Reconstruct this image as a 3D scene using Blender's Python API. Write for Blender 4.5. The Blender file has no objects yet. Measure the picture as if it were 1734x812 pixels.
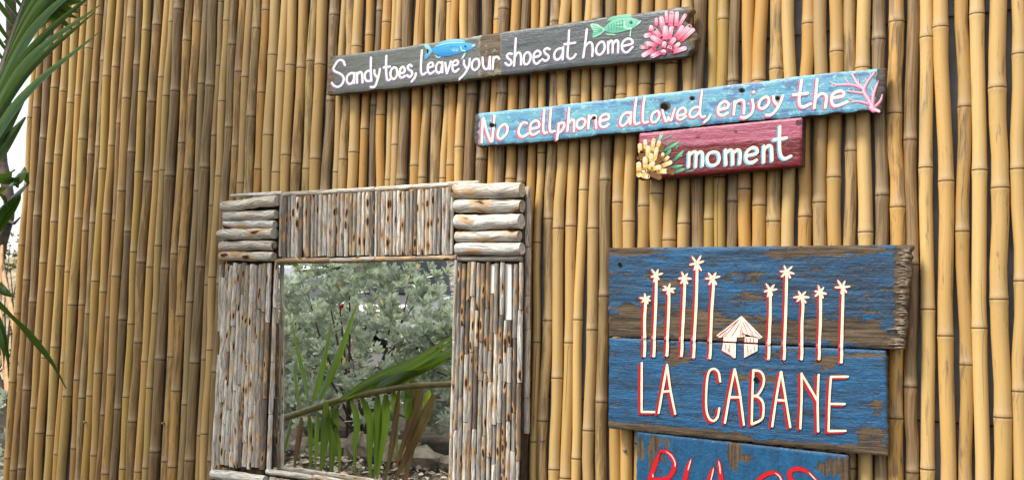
import bpy, math, random
from mathutils import Vector, noise as mn
random.seed(11)
R = math.radians
scene = bpy.context.scene
col = scene.collection

# ---------------------------------------------------------------- camera
PW, PH, FPX = 1734.0, 812.0, 1750.0
CAM = Vector((0.0, -2.5, 1.55))
YAW, PITCH, ROLL = R(30.5), R(4.7), R(1.57)
FW = Vector((-math.sin(YAW)*math.cos(PITCH), math.cos(YAW)*math.cos(PITCH), math.sin(PITCH)))
RT = FW.cross(Vector((0, 0, 1))).normalized()
UP = RT.cross(FW)
RT, UP = math.cos(ROLL)*RT + math.sin(ROLL)*UP, -math.sin(ROLL)*RT + math.cos(ROLL)*UP
cd = bpy.data.cameras.new('camera'); cam = bpy.data.objects.new('camera', cd); col.objects.link(cam)
from mathutils import Matrix
m3 = Matrix((RT, UP, -FW)).transposed()
cam.matrix_world = Matrix.Translation(CAM) @ m3.to_4x4()
cd.sensor_fit = 'HORIZONTAL'; cd.sensor_width = 36.0; cd.lens = 36.0*FPX/PW
cd.clip_start = 0.05; cd.clip_end = 2000
scene.camera = cam

# ---------------------------------------------------------------- sky, sun, exposure
SUN_TO = Vector((-0.34, -0.52, 0.78)).normalized()
el = math.asin(SUN_TO.z); rot = math.atan2(SUN_TO.x, SUN_TO.y)
w = bpy.data.worlds.new('World'); scene.world = w; w.use_nodes = True
nt = w.node_tree; nt.nodes.clear()
sky = nt.nodes.new('ShaderNodeTexSky'); sky.sky_type = 'NISHITA'; sky.sun_disc = False
sky.sun_elevation = el; sky.sun_rotation = rot; sky.air_density = 1.0; sky.dust_density = 3.0; sky.ozone_density = 1.0
bg = nt.nodes.new('ShaderNodeBackground'); bg.inputs[1].default_value = 0.05
wo = nt.nodes.new('ShaderNodeOutputWorld')
bg2 = nt.nodes.new('ShaderNodeBackground'); bg2.inputs[0].default_value = (1.0, .985, .96, 1); bg2.inputs[1].default_value = 0.48   # even veil of bright thin cloud
ad = nt.nodes.new('ShaderNodeAddShader')
nt.links.new(sky.outputs[0], bg.inputs[0]); nt.links.new(bg.outputs[0], ad.inputs[0]); nt.links.new(bg2.outputs[0], ad.inputs[1]); nt.links.new(ad.outputs[0], wo.inputs[0])
sl = bpy.data.lights.new('sun', 'SUN'); sl.energy = 2.6; sl.angle = R(16); sl.color = (1.0, 0.95, 0.87)
so = bpy.data.objects.new('sun', sl); col.objects.link(so)
so.rotation_euler = (-SUN_TO).to_track_quat('-Z', 'Y').to_euler(); so.location = (-4, -6, 9)
scene.view_settings.view_transform = 'Standard'; scene.view_settings.look = 'None'
scene.view_settings.gamma = 1.0; scene.view_settings.use_curve_mapping = False
scene.view_settings.exposure = 0.85
try: scene.cycles.max_bounces = 8
except Exception: pass

# ---------------------------------------------------------------- helpers: places
def wp(px, py, y0=0.0):
    """point of the vertical plane y = y0 seen at a place of the photograph"""
    d = FW*FPX + RT*(px-PW/2) - UP*(py-PH/2)
    return CAM + d*((y0-CAM.y)/d.y)
YM = -0.072                                    # mirror glass plane
TILT = R(1.44)                                 # the glass leans forward a little, as hung mirrors do
MZ = wp(620, 620, YM).z; MN = Vector((0, -math.cos(TILT), -math.sin(TILT)))
def mhit(px, py):
    d = FW*FPX + RT*(px-PW/2) - UP*(py-PH/2); P0 = Vector((0, YM, MZ))
    return CAM + d*((P0-CAM).dot(MN)/d.dot(MN)), d
def pr(px, py, Y):
    """real point Y metres in front of the wall whose reflection shows at a place of the mirror"""
    p, d = mhit(px, py); d = d - 2*d.dot(MN)*MN
    return p + d*((-Y-p.y)/d.y)

# ---------------------------------------------------------------- helpers: meshes
class MB:
    def __init__(s): s.v = []; s.f = []; s.tc = []; s.c = []; s.w = []
    def vert(s, p, tc=(0, 0, 0), c=(1, 1, 1), wr=0.0):
        s.v.append(tuple(p)); s.tc.append(tc); s.c.append(c); s.w.append(wr); return len(s.v)-1
    def face(s, *i): s.f.append(tuple(i))
    def box(s, a, b, c=(1, 1, 1)):
        x0, y0, z0 = a; x1, y1, z1 = b
        k = [s.vert(p, p, c) for p in ((x0,y0,z0),(x1,y0,z0),(x1,y1,z0),(x0,y1,z0),(x0,y0,z1),(x1,y0,z1),(x1,y1,z1),(x0,y1,z1))]
        for q in ((0,3,2,1),(4,5,6,7),(0,1,5,4),(1,2,6,5),(2,3,7,6),(3,0,4,7)): s.face(*[k[i] for i in q])
    def tube(s, pts, rad, seg=10, caps=True, spec=None, ref=None, c=(1, 1, 1), squash=1.0, v0=0.0):
        """tube along pts; tc = (round the tube in m, along in m, special)"""
        pts = [Vector(p) for p in pts]; n = len(pts); L = v0; rows = []
        for i, p in enumerate(pts):
            t = (pts[min(i+1, n-1)] - pts[max(i-1, 0)]).normalized()
            a = Vector(ref) if ref is not None else (Vector((0, 1, 0)) if abs(t.y) < .9 else Vector((1, 0, 0)))
            b1 = t.cross(a).normalized(); b2 = b1.cross(t)
            if i: L += (p-pts[i-1]).length
            r = rad[i] if isinstance(rad, (list, tuple)) else rad
            row = []
            for k in range(seg+1):
                th = 2*math.pi*k/seg
                q = p + b1*(r*math.cos(th)) + b2*(r*squash*math.sin(th))
                row.append(s.vert(q, (th*max(r, .004), L, spec[i] if spec else 0.0), c))
            rows.append(row)
        for i in range(n-1):
            for k in range(seg): s.face(rows[i][k], rows[i][k+1], rows[i+1][k+1], rows[i+1][k])
        if caps:
            for row, e, rev in ((rows[0], 0, True), (rows[-1], n-1, False)):
                L2 = s.tc[row[0]][1]
                cc = s.vert(pts[e], (0, L2, 0), c)
                ring = [s.vert(s.v[i], (s.tc[i][0], L2, 0), c) for i in row]
                for k in range(seg):
                    s.face(*((cc, ring[k+1], ring[k]) if rev else (cc, ring[k], ring[k+1])))
        return rows

def wloc(o):
    l = Vector((0, 0, 0))
    while o is not None: l += o.location; o = o.parent
    return l
def mk(name, mb, mat, parent=None, smooth=True, origin=None, local=False, color=None):
    base = Vector((0, 0, 0))
    if not local:
        base = wloc(parent) if parent else Vector(origin or (0, 0, 0))
    me = bpy.data.meshes.new(name)
    me.from_pydata([tuple(Vector(v)-base) for v in mb.v], [], mb.f)
    a = me.attributes.new('tc', 'FLOAT_VECTOR', 'POINT'); a.data.foreach_set('vector', [x for t in mb.tc for x in t])
    a = me.attributes.new('col', 'FLOAT_COLOR', 'POINT'); a.data.foreach_set('color', [x for c in mb.c for x in (c[0], c[1], c[2], 1.0)])
    a = me.attributes.new('wear', 'FLOAT', 'POINT'); a.data.foreach_set('value', mb.w)
    if smooth: me.polygons.foreach_set('use_smooth', [True]*len(me.polygons))
    me.materials.append(mat); me.update()
    o = bpy.data.objects.new(name, me); col.objects.link(o)
    if parent: o.parent = parent
    elif origin: o.location = origin
    if color: o.color = color
    return o
def thing(name, label, cat, loc=(0, 0, 0), group=None, rz=0.0):
    o = bpy.data.objects.new(name, None); col.objects.link(o); o.location = loc; o.rotation_euler.z = rz
    o.empty_display_size = 0.1
    o['label'] = label; o['category'] = cat
    if group: o['group'] = group
    return o
def tag(o, label=None, cat=None, group=None, kind=None):
    if label: o['label'] = label
    if cat: o['category'] = cat
    if group: o['group'] = group
    if kind: o['kind'] = kind
    return o
def lerp(a, b, t): return a+(b-a)*t
def mixc(a, b, t): return tuple(lerp(a[i], b[i], t) for i in range(3))
def sstep(a, b, x):
    t = max(0.0, min(1.0, (x-a)/(b-a))); return t*t*(3-2*t)
def nz(x, y, z=0.0): return mn.noise(Vector((x, y, z)))
def curve(pts, n):
    """Catmull-Rom through pts (tuples of any length)"""
    P = [tuple(p) for p in pts]; m = len(P); out = []
    if m == 2: return [tuple(lerp(P[0][k], P[1][k], i/n) for k in range(len(P[0]))) for i in range(n+1)]
    closed = P[0] == P[-1]
    for i in range(m-1):
        p1, p2 = P[i], P[i+1]
        p0 = P[i-1] if i else (P[-2] if closed else tuple(2*a-b for a, b in zip(p1, p2)))
        p3 = P[i+2] if i+2 < m else (P[1] if closed else tuple(2*a-b for a, b in zip(p2, p1)))
        for j in range(n):
            t = j/n
            out.append(tuple(0.5*((2*b)+(-a+c)*t+(2*a-5*b+4*c-d)*t*t+(-a+3*b-3*c+d)*t**3) for a, b, c, d in zip(p0, p1, p2, p3)))
    out.append(P[-1]); return out

# ---------------------------------------------------------------- helpers: materials
class NT:
    def __init__(s, name):
        s.m = bpy.data.materials.new(name); s.m.use_nodes = True; s.t = s.m.node_tree; s.t.nodes.clear()
        s.out = s.t.nodes.new('ShaderNodeOutputMaterial')
        s.b = s.t.nodes.new('ShaderNodeBsdfPrincipled'); s.t.links.new(s.b.outputs[0], s.out.inputs[0])
    def n(s, typ, ins=None, out=0, **props):
        x = s.t.nodes.new('ShaderNode'+typ)
        for k, v in props.items(): setattr(x, k, v)
        for k, v in (ins or {}).items(): s.set(x.inputs[k], v)
        return x.outputs[out]
    def set(s, sock, v):
        if isinstance(v, bpy.types.NodeSocket): s.t.links.new(v, sock)
        elif isinstance(v, tuple) and len(v) == 3 and sock.type == 'RGBA': sock.default_value = (*v, 1)
        else: sock.default_value = v
    def attr(s, name, out): return s.n('Attribute', out=out, attribute_name=name)
    def math(s, op, a, b=0.0, c=0.0, clamp=False): return s.n('Math', {0: a, 1: b, 2: c}, operation=op, use_clamp=clamp)
    def mul(s, v, k): return s.n('VectorMath', {0: v, 1: k}, operation='MULTIPLY')
    def add(s, v, k): return s.n('VectorMath', {0: v, 1: k}, operation='ADD')
    def noise(s, v, scale=1.0, detail=3.0, rough=0.55, dist=0.0):
        return s.n('TexNoise', {'Vector': v, 'Scale': scale, 'Detail': detail, 'Roughness': rough, 'Distortion': dist}, out='Fac')
    def ramp(s, x, a, b, lo=0.0, hi=1.0):
        return s.n('MapRange', {0: x, 1: a, 2: b, 3: lo, 4: hi}, interpolation_type='SMOOTHSTEP')
    def mix(s, f, a, b, mode='MIX'):
        x = s.t.nodes.new('ShaderNodeMix'); x.data_type = 'RGBA'; x.blend_type = mode; x.clamp_factor = True
        s.set(x.inputs[0], f); s.set(x.inputs[6], a); s.set(x.inputs[7], b); return x.outputs[2]
    def bump(s, h, strength=0.3, dist=0.002):
        s.set(s.b.inputs['Normal'], s.n('Bump', {'Height': h, 'Strength': strength, 'Distance': dist}))
    def fin(s, color, rough=0.6, spec=0.5, metal=0.0):
        s.set(s.b.inputs['Base Color'], color); s.set(s.b.inputs['Roughness'], rough)
        s.set(s.b.inputs['Specular IOR Level'], spec); s.set(s.b.inputs['Metallic'], metal)
        return s.m
    def rnd(s): return s.n('ObjectInfo', out='Random')
    def shift(s, v, k=37.0):
        r = s.rnd(); return s.add(v, s.n('CombineXYZ', {0: s.math('MULTIPLY', r, k), 1: s.math('MULTIPLY', r, k*1.7), 2: s.math('MULTIPLY', r, k*.6)}))

def mat_bamboo():
    s = NT('bamboo'); tc = s.attr('tc', 'Vector'); sep = s.t.nodes.new('ShaderNodeSeparateXYZ'); s.t.links.new(tc, sep.inputs[0])
    flat = s.n('CombineXYZ', {0: sep.outputs[0], 1: sep.outputs[1], 2: 0.0})
    v = s.shift(flat)
    oc = s.n('ObjectInfo', out='Color'); al = s.n('ObjectInfo', out='Alpha')
    streak = s.noise(s.mul(v, (260., 7., 1.)), 1.0, 3, .6)
    mott = s.noise(s.mul(v, (75., 8., 1.)), 1.0, 5, .66, .5)
    big = s.noise(s.mul(v, (12., 2.2, 1.)), 1.0, 2, .5)
    c = s.mix(s.ramp(streak, .3, .72), s.mix(.16, oc, (.22, .11, .035)), oc)
    c = s.mix(s.ramp(big, .4, .8, 0., .25), c, s.mix(.6, oc, (.34, .20, .085)))
    thr = s.math('SUBTRACT', 1.0, al)
    m = s.ramp(s.math('SUBTRACT', s.math('ADD', mott, s.math('MULTIPLY', big, .25)), s.math('MULTIPLY', thr, .66)), .12, .26)
    dark = s.mix(s.ramp(streak, .35, .65), (.10, .062, .03), (.29, .195, .10))
    c = s.mix(s.math('MULTIPLY', m, .8), c, dark)
    spk = s.noise(s.mul(v, (420., 230., 1.)), 1.0, 2, .5)
    c = s.mix(s.ramp(spk, .66, .76, 0, .45), c, (.09, .05, .025))
    crk = s.noise(s.mul(v, (210., .9, 1.)), 1.0, 2, .4)
    c = s.mix(s.ramp(crk, .70, .74, 0, .8), c, (.07, .04, .018))
    gw = s.noise(s.mul(v, (30., 3., 1.)), 1.0, 4, .6)
    c = s.mix(s.ramp(gw, .58, .74, 0, .35), c, (.26, .21, .15))
    nl = s.math('MAXIMUM', sep.outputs[2], 0.0); pl = s.math('MAXIMUM', s.math('MULTIPLY', sep.outputs[2], -1.0), 0.0)
    c = s.mix(s.math('MULTIPLY', pl, .5), c, (.50, .38, .23))
    c = s.mix(s.ramp(nl, .25, .9, 0, .93), c, (.050, .028, .015))
    s.bump(s.math('ADD', s.math('MULTIPLY', streak, .6), s.math('MULTIPLY', mott, .5)), .25, .0012)
    return s.fin(c, s.ramp(mott, .3, .7, .36, .55), .45)
def mat_driftwood(name='driftwood', kn=(68., 21., 0.), thr=.34):
    s = NT(name); tc = s.attr('tc', 'Vector'); v = s.shift(tc)
    oc = s.n('ObjectInfo', out='Color'); al = s.n('ObjectInfo', out='Alpha')
    streak = s.noise(s.mul(v, (330., 16., 1.)), 1.0, 5, .65, .4)
    big = s.noise(s.mul(v, (35., 12., 1.)), 1.0, 3, .55)
    fine = s.noise(s.mul(v, (900., 60., 1.)), 1.0, 2, .6)
    c = s.mix(s.ramp(streak, .33, .66), s.mix(.80, oc, (.045, .036, .028)), oc)
    c = s.mix(s.ramp(big, .45, .72, 0, .6), c, s.mix(.6, c, (.16, .13, .105)))
    c = s.mix(s.ramp(fine, .57, .72, 0, .75), c, (.045, .034, .026))
    # knots: an orange halo and a dark heart, drawn out along the stick
    kv = s.mul(v, kn)
    kd = s.n('TexVoronoi', {'Vector': kv, 'Scale': 1.0, 'Randomness': .85}, out='Distance')
    kc = s.n('TexVoronoi', {'Vector': kv, 'Scale': 1.0, 'Randomness': .85}, out='Color')
    on = s.ramp(s.n('SeparateColor', {0: kc}), thr, thr+.03)
    on = s.math('MULTIPLY', on, al)
    kdn = s.math('ADD', kd, s.math('MULTIPLY', s.math('SUBTRACT', streak, .5), .22))
    halo = s.math('MULTIPLY', s.ramp(kdn, .36, .56, 1, 0), on)
    hc = s.mix(s.n('SeparateColor', {0: kc}, out=1), (.62, .42, .20), (.40, .18, .045))
    c = s.mix(s.math('MULTIPLY', halo, .8), c, hc)
    c = s.mix(s.math('MULTIPLY', s.ramp(kdn, .21, .31, 1, 0), on), c, (.028, .013, .008))
    s.bump(s.math('ADD', streak, s.math('MULTIPLY', s.ramp(kdn, .05, .3), .6)), .55, .002)
    return s.fin(c, .72, .3)
def mat_board(name, grain='x', wood=((.10, .07, .045), (.30, .225, .15)), gloss=.42, bumps=.5, fleck=None, dk=.5, lt=.15):
    s = NT(name); tc = s.attr('tc', 'Vector'); pc = s.attr('col', 'Color'); wr = s.attr('wear', 'Fac')
    k = (9., 150., 1.) if grain == 'x' else (150., 9., 1.)
    k2 = (26., 70., 1.) if grain == 'x' else (70., 26., 1.)
    v = s.shift(tc, 5.0)
    g = s.noise(s.mul(v, k), 1.0, 5, .65, .5); g2 = s.noise(s.mul(v, k2), 1.0, 5, .7, .3)
    fine = s.noise(s.mul(v, tuple(x*3.2 for x in k)), 1.0, 3, .6)
    wd = s.mix(s.ramp(g, .32, .68), wood[0], wood[1])
    wd = s.mix(s.ramp(fine, .56, .7, 0, .7), wd, mixc(wood[0], (0, 0, 0), .6))
    p = s.mix(s.ramp(g2, .35, .7, 0, dk), pc, s.mix(.55, pc, (.01, .015, .025)))
    p = s.mix(s.ramp(g, .5, .72, 0, dk), p, s.mix(.6, p, (.02, .018, .015)))
    p = s.mix(s.ramp(fine, .6, .75, 0, lt), p, s.mix(.5, p, (.6, .7, .75)))
    if fleck: p = s.mix(s.ramp(s.noise(s.mul(v, (60., 80., 1.)), 1.0, 4, .65), fleck[1], fleck[1]+.08, 0, .75), p, fleck[0])
    a = s.math('ADD', wr, s.math('ADD', s.math('MULTIPLY', s.math('SUBTRACT', g2, .5), 1.3), s.math('MULTIPLY', s.math('SUBTRACT', g, .5), .9)))
    peel = s.ramp(a, .49, .55)
    c = s.mix(peel, p, wd)
    edge = s.math('MULTIPLY', s.ramp(a, .44, .50), s.ramp(a, .50, .56, 1, 0))
    c = s.mix(s.math('MULTIPLY', edge, .35), c, (.04, .03, .025))
    h = s.math('ADD', s.math('ADD', s.math('MULTIPLY', g, .6), s.math('MULTIPLY', fine, .5)), s.math('MULTIPLY', peel, -.8))
    wav = s.noise(v, 55., 3, .6, 1.2)
    s.bump(s.math('ADD', h, s.math('MULTIPLY', wav, .8)), bumps, .0022)
    return s.fin(c, s.math('ADD', gloss, s.math('MULTIPLY', peel, .35)), .45)
def mat_vcol(name, rough=.35, spec=.5):
    s = NT(name); c = s.attr('col', 'Color'); tc = s.attr('tc', 'Vector')
    n = s.noise(s.mul(tc, (700., 700., 1.)), 1.0, 3, .6); b = s.noise(s.mul(tc, (60., 420., 1.)), 1.0, 4, .65)
    s.bump(s.math('ADD', n, b), .3, .0006)
    c2 = s.mix(s.ramp(b, .45, .75, 0, .45), c, s.mix(.35, c, (.20, .15, .12)))
    # worn through in thin flecks along the grain
    s.set(s.b.inputs['Alpha'], s.math('MULTIPLY', s.ramp(b, .66, .70, 1, 0), s.ramp(n, .70, .74, 1, 0)))
    return s.fin(s.mix(s.ramp(n, .60, .72, 0, .45), c2, s.mix(.55, c, (.16, .12, .09))), rough, spec)
def mat_plain(name, c, rough=.6, spec=.5, metal=0.0, var=.25, scale=20., bump=.1, coat=0.0):
    s = NT(name); v = s.n('TexCoord', out='Object')
    n = s.noise(v, scale, 4, .6)
    if bump: s.bump(n, bump, .004)
    if coat: s.set(s.b.inputs['Coat Weight'], coat)
    return s.fin(s.mix(s.ramp(n, .3, .7), tuple(x*(1-var) for x in c), tuple(min(1, x*(1+var)) for x in c)), rough, spec, metal)
def mat_leaf(name, c1, c2, rough=.45, trans=.25, streak=True):
    s = NT(name); v = s.attr('tc', 'Vector'); vc = s.attr('col', 'Color')
    n = s.noise(s.mul(v, (160., 6., 1.)) if streak else s.mul(v, (30., 30., 1.)), 1.0, 3, .6)
    c = s.mix(s.ramp(n, .3, .7), c1, c2); c = s.mix(1.0, c, vc, 'MULTIPLY')
    s.fin(c, rough, .5)
    tr = s.n('BsdfTranslucent', {'Color': s.mix(.35, c, (.35, .5, .06))})
    mx = s.n('MixShader', {0: trans, 1: s.b.outputs[0], 2: tr})
    s.t.links.new(mx, s.out.inputs[0]); return s.m

M = {}
M['bamboo'] = mat_bamboo(); M['drift'] = mat_driftwood(); M['log'] = mat_driftwood('driftwood_log', (30., 11., 0.), .45)
M['paint'] = mat_vcol('enamel_paint', .5, .35)
M['wire'] = mat_plain('rusty_wire', (.035, .028, .024), .6, .4, .3, .4, 200)
M['screw'] = mat_plain('screw_metal', (.28, .26, .24), .5, .5, .7, .2, 300)
M['panel'] = mat_plain('grey_panel', (.20, .205, .205), .7, .4, 0, .25, 9., .15)
M['glass'] = NT('mirror_glass').fin((.97, .98, .975), .0, .5, 1.0)
M['mback'] = mat_plain('frame_panel_wood', (.05, .036, .026), .8, .3, 0, .4, 40)
M['white'] = mat_plain('white_plaster', (.78, .77, .74), .7, .4, 0, .05, 60)

# ================================================================ SETTING
gm = NT('ground_soil'); gv = gm.n('TexCoord', out='Object')
g1 = gm.noise(gv, 3.0, 6, .65); g2 = gm.noise(gv, 38., 4, .7)
gc = gm.mix(gm.ramp(g1, .35, .7), (.030, .024, .018), (.085, .066, .046)); gc = gm.mix(gm.ramp(g2, .5, .75, 0, .6), gc, (.13, .10, .07))
gm.bump(gm.math('ADD', g1, g2), .9, .05); M['soil'] = gm.fin(gc, .92, .2)
mb = MB()
NG = 40
def gz(x, y): return 0.05*nz(x*.5, y*.5) if (-14 < x < 3 and -9.5 < y < -.6) else 0.0
xs = [-900, -300, -100, -40] + [-20+i*.8 for i in range(36)] + [20, 60, 200, 900]
ys = [-900, -300, -100, -40] + [-20+i*.8 for i in range(36)] + [30, 90, 300, 900]
ids = [[mb.vert((x, y, gz(x, y))) for x in xs] for y in ys]
for j in range(len(ys)-1):
    for i in range(len(xs)-1): mb.face(ids[j][i], ids[j][i+1], ids[j+1][i+1], ids[j+1][i])
tag(mk('ground', mb, M['soil']), kind='structure')
M['asphalt'] = mat_plain('asphalt', (.075, .075, .075), .85, .3, 0, .25, 60, .3)
mb = MB(); ra = [mb.vert(p) for p in ((-60, -26, .42), (40, -26, .42), (40, -9.6, .42), (-60, -9.6, .42))]; mb.face(*ra)
rb = [mb.vert(p) for p in ((-60, -26, -.1), (40, -26, -.1), (40, -9.6, -.1), (-60, -9.6, -.1))]
for i in range(4): mb.face(ra[i], rb[i], rb[(i+1) % 4], ra[(i+1) % 4])
tag(mk('road', mb, M['asphalt'], smooth=False), kind='structure')

# ================================================================ BAMBOO WALL
XL = wp(44, 285, -.02).x - .012
wall = thing('bamboo_wall', 'tall wall faced with upright split and whole tan bamboo canes', 'wall', (-1.3, 0, 0))
WTOP = 3.35
mb = MB(); mb.box((XL+.02, .004, 0), (1.5, .10, WTOP-.06)); mk('backing_panel', mb, M['panel'], wall, smooth=False)
Y_ = (.56, .36, .125); YB = (.62, .42, .16); TN = (.50, .305, .095); OR = (.57, .32, .085); BR = (.37, .215, .07)
PK = (.50, .335, .14); GR = (.37, .265, .12); DG = (.20, .15, .085); GY = (.46, .33, .115); OL = (.47, .31, .08)
# (photo x, photo width, tone, blotchiness) on the rows named
rowA = [(44.5,11,TN,.1),(56,12,BR,.2),(69,13,BR,.75),(83,12.5,TN,.1),(97,13,TN,.05),(112,13,GY,.1),(125.5,11,TN,.1),(137,14,GY,.15),(151,11,BR,.2),
 (162,11,GR,.3),(173,13,OL,.05),(186.5,12,TN,.1),(198,10,BR,.3),(208.5,14,TN,.15),(221,12.5,DG,.4),(234.6,12.5,OL,.05),(249.6,14,TN,.4),(263,12,Y_,.0),
 (275,11.5,GY,.05),(288,15,BR,.85),(305,13,TN,.3),(318,14,TN,.3),(334,12,GR,.2),(347.6,14.5,GY,.8),(359,9,GR,.1),(370,12.5,YB,0),(383,13,GY,.5),(396,13,OR,.35),
 (409,13,PK,.1),(422,14,GY,.35),(436.5,12.5,OR,.15),(452,15.5,YB,0),(468,14,YB,0),(484,14.5,YB,0),(501.7,15,TN,.25),(518,14.5,GY,.3),(535,16.5,Y_,.05),
 (553.6,14.5,PK,.5),(568,11.5,YB,0),(581,13.5,PK,.25),(597,15.5,YB,.0),(614,12.5,OR,.1),(627.5,11,DG,.6),(641,13.5,OR,0),(655,10,YB,0),(666,12.5,PK,.05),
 (680.5,15,GR,.7),(702.5,15.5,OR,0),(717,12.5,Y_,0),(736,15,PK,.3),(750,11,YB,0),(762,13,OR,0),(777.5,13.5,YB,0),(795,16,BR,.55),(815.5,15,GR,.6),
 (831,14,OR,.05),(847,16,PK,.45),(864,15.5,OR,.1),(882,13.5,DG,.75),(899,12.5,OR,.1)]
rowB = [(912,12,YB,0),(929,16,PK,.3),(948,17,YB,0),(967.5,16.5,Y_,.05),(985,14.5,YB,0),(1004.5,17.5,PK,.1),(1026,17.5,GY,.5),(1047.7,18.5,TN,.05),
 (1067,18.5,Y_,0),(1089,19,TN,.05),(1114,21,Y_,0),(1136,20.5,TN,.1),(1158.6,19,Y_,.05),(1181,19.5,BR,.6),(1200.5,17,OL,.05),(1219,18,OL,.2),
 (1239,17.5,GR,.85),(1263,20,OR,.05),(1286,21.5,OR,0),(1311,22,Y_,.25),(1334,20,YB,0),(1361,21,OR,.05),(1389,21.5,PK,.1),(1414,22,TN,.05),
 (1438,19.5,PK,.3),(1464,23,YB,0),(1491,21.5,GR,.8),(1517,24,OR,.3),(1543,20.5,BR,.45)]
rowC = [(1568.6,23.5,YB,.12),(1598.6,26,Y_,.1),(1631,23.5,TN,.22),(1657,25.5,YB,.05),(1691,30,Y_,.15),(1723,26,YB,.1)]
NODES = {1568.6: (62,283,523,794),1598.6: (44,306,568),1631: (180,391,617),1657: (22,287,555),1691: (147,317,506,706),1723: (90,285,475,662),
 1543: (236,655,800),1517: (36,191,350,708),1491: (65,330),1464: (113,392),1414: (),1389: (342,),1361: (366,),1311: (116,374),1286: (347,),1114: (327,),1136: (406,),
 1089: (348,),1067: (374,),1047.7: (342,),948: (386,640),967.5: (382,580),929: (370,),912: (410,579,748),985: (321,),1004.5: (386,),
 370: (298,469,593,737),83: (276,445),97: (262,375,495),112: (317,450,589),173: (285,476,672),263: (290,),275: (288,),249.6: (307,),452: (),468: (291,),
 501.7: (276,),518: (285,),535: (268,),568: (291,),717: (300,),777.5: (248,),864: (302,),597: (257,),680.5: (304,)}
MPX = 0.0
def pole(X, r, tone, blot, nodes_z, yoff, lean):
    """one cane from the ground to the top of the wall"""
    zs = sorted(nodes_z) or [random.uniform(1.2, 1.6)]
    gap = random.uniform(.24, .36)
    z = zs[0] - gap
    while z > .06: zs.insert(0, z); z -= gap*random.uniform(.85, 1.15)
    z = zs[-1] + gap
    while z < WTOP-.05: zs.append(z); z += gap*random.uniform(.85, 1.15)
    # fill long gaps between the measured nodes
    k = 0
    while k < len(zs)-1:
        if zs[k+1]-zs[k] > .52: zs.insert(k+1, (zs[k]+zs[k+1])/2+random.uniform(-.03, .03))
        else: k += 1
    rings = [(0.0, 1.0, 0, 0)]
    zig = 1; ztop = WTOP + random.uniform(-.06, .04)
    off = 0.0; prev = 0.0
    for i, zn in enumerate(zs):
        zig = -zig
        b = zig*random.uniform(.0005, .0044)
        for dz, k, sp in ((-.075, .975, 0), (-.020, 1.0, 0), (-.007, 1.045, -.35), (-.0030, 1.075, 0), (-.0008, 1.05, 1.0), (.0014, 1.02, .8), (.0036, 1.06, -.4), (.0095, 1.02, -1.0), (.024, .985, -.45), (.070, .965, 0)):
            zz = zn+dz
            if rings[-1][0]+.0005 < zz < ztop-.001: rings.append((zz, k, sp, b))
    rings.append((ztop, 1.0, 0, 0))
    ph = random.uniform(0, 9); z0 = 1.75
    taper = random.uniform(-.018, .018)
    pts, rad, sp = [], [], []
    for zz, k, s_, b in rings:
        wob = .004*nz(ph, zz*.9) + .0022*nz(ph+5, zz*2.6)
        pts.append((X + lean*(zz-z0) + b + wob, -r*1.02 + yoff + .002*nz(ph+9, zz*1.3), zz))
        rad.append(r*k*(1 + taper*(zz-z0))); sp.append(s_)
    mb = MB(); mb.tube(pts, rad, 14, True, sp, ref=(0, 1, 0))
    return mk('bamboo_pole', mb, M['bamboo'], wall, color=(*tone, min(1.0, blot+.03)))
tops = []
def vary(t, k=.10):
    f = 1+random.uniform(-k, k); g = random.uniform(-.03, .03)
    return (t[0]*f*(1+g), t[1]*f, t[2]*f*(1-g*2))
for row, py in ((rowA, 285), (rowB, 360), (rowC, 200)):
    for (px, wpx, tone, blot) in row:
        a = wp(px, py, -.02); e0 = wp(px-wpx/2, py, -.02); e1 = wp(px+wpx/2, py, -.02)
        ca = (CAM.y*-1)/math.hypot(a.x, CAM.y)
        r = (e1.x-e0.x)*ca/2*(1.20 if py == 285 else 1.13 if py == 360 else 1.03)
        nd = [wp(px, n, -2*r).z for n in NODES.get(px, ())]
        yo = random.choice((0, 0, -.002, .0, -.004))
        ln = random.gauss(.001, .0045)
        pole(a.x, r, vary(tone), blot, nd, yo, ln)
        tops.append((a.x, r))
x = tops[-1][0] + .045
while x < 1.48:                                # the wall goes on to the right of the frame
    r = random.uniform(.017, .023); pole(x, r, vary(random.choice((YB, YB, Y_, OR, PK, BR))), random.choice((0, .1, .3)), [], 0, random.gauss(0, .004)); x += 2*r+random.uniform(.002, .010)
# thin tie wires woven behind the canes
for zz in (.45, 1.36, 2.28, 3.1):
    mb = MB(); mb.tube([(XL+.03+i*(1.45-XL)/60, -.0035+.002*math.sin(i*2.1), zz+.004*nz(i*.7, zz)) for i in range(61)], .0022, 6)
    mk('tie_wire', mb, M['wire'], wall)
def screw(px, py, y0=-.036):
    p = wp(px, py, y0); mb = MB(); mb.tube([p+Vector((0, .012, 0)), p, p+Vector((0, -.0025, 0)), p+Vector((0, -.004, 0))], [.0025, .0042, .0042, .002], 10)
    mk('screw', mb, M['screw'], wall)
for s_ in ((275, 716), (143, 714), (1058, 762), (1186, 500), (918, 745)): screw(*s_)

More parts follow.
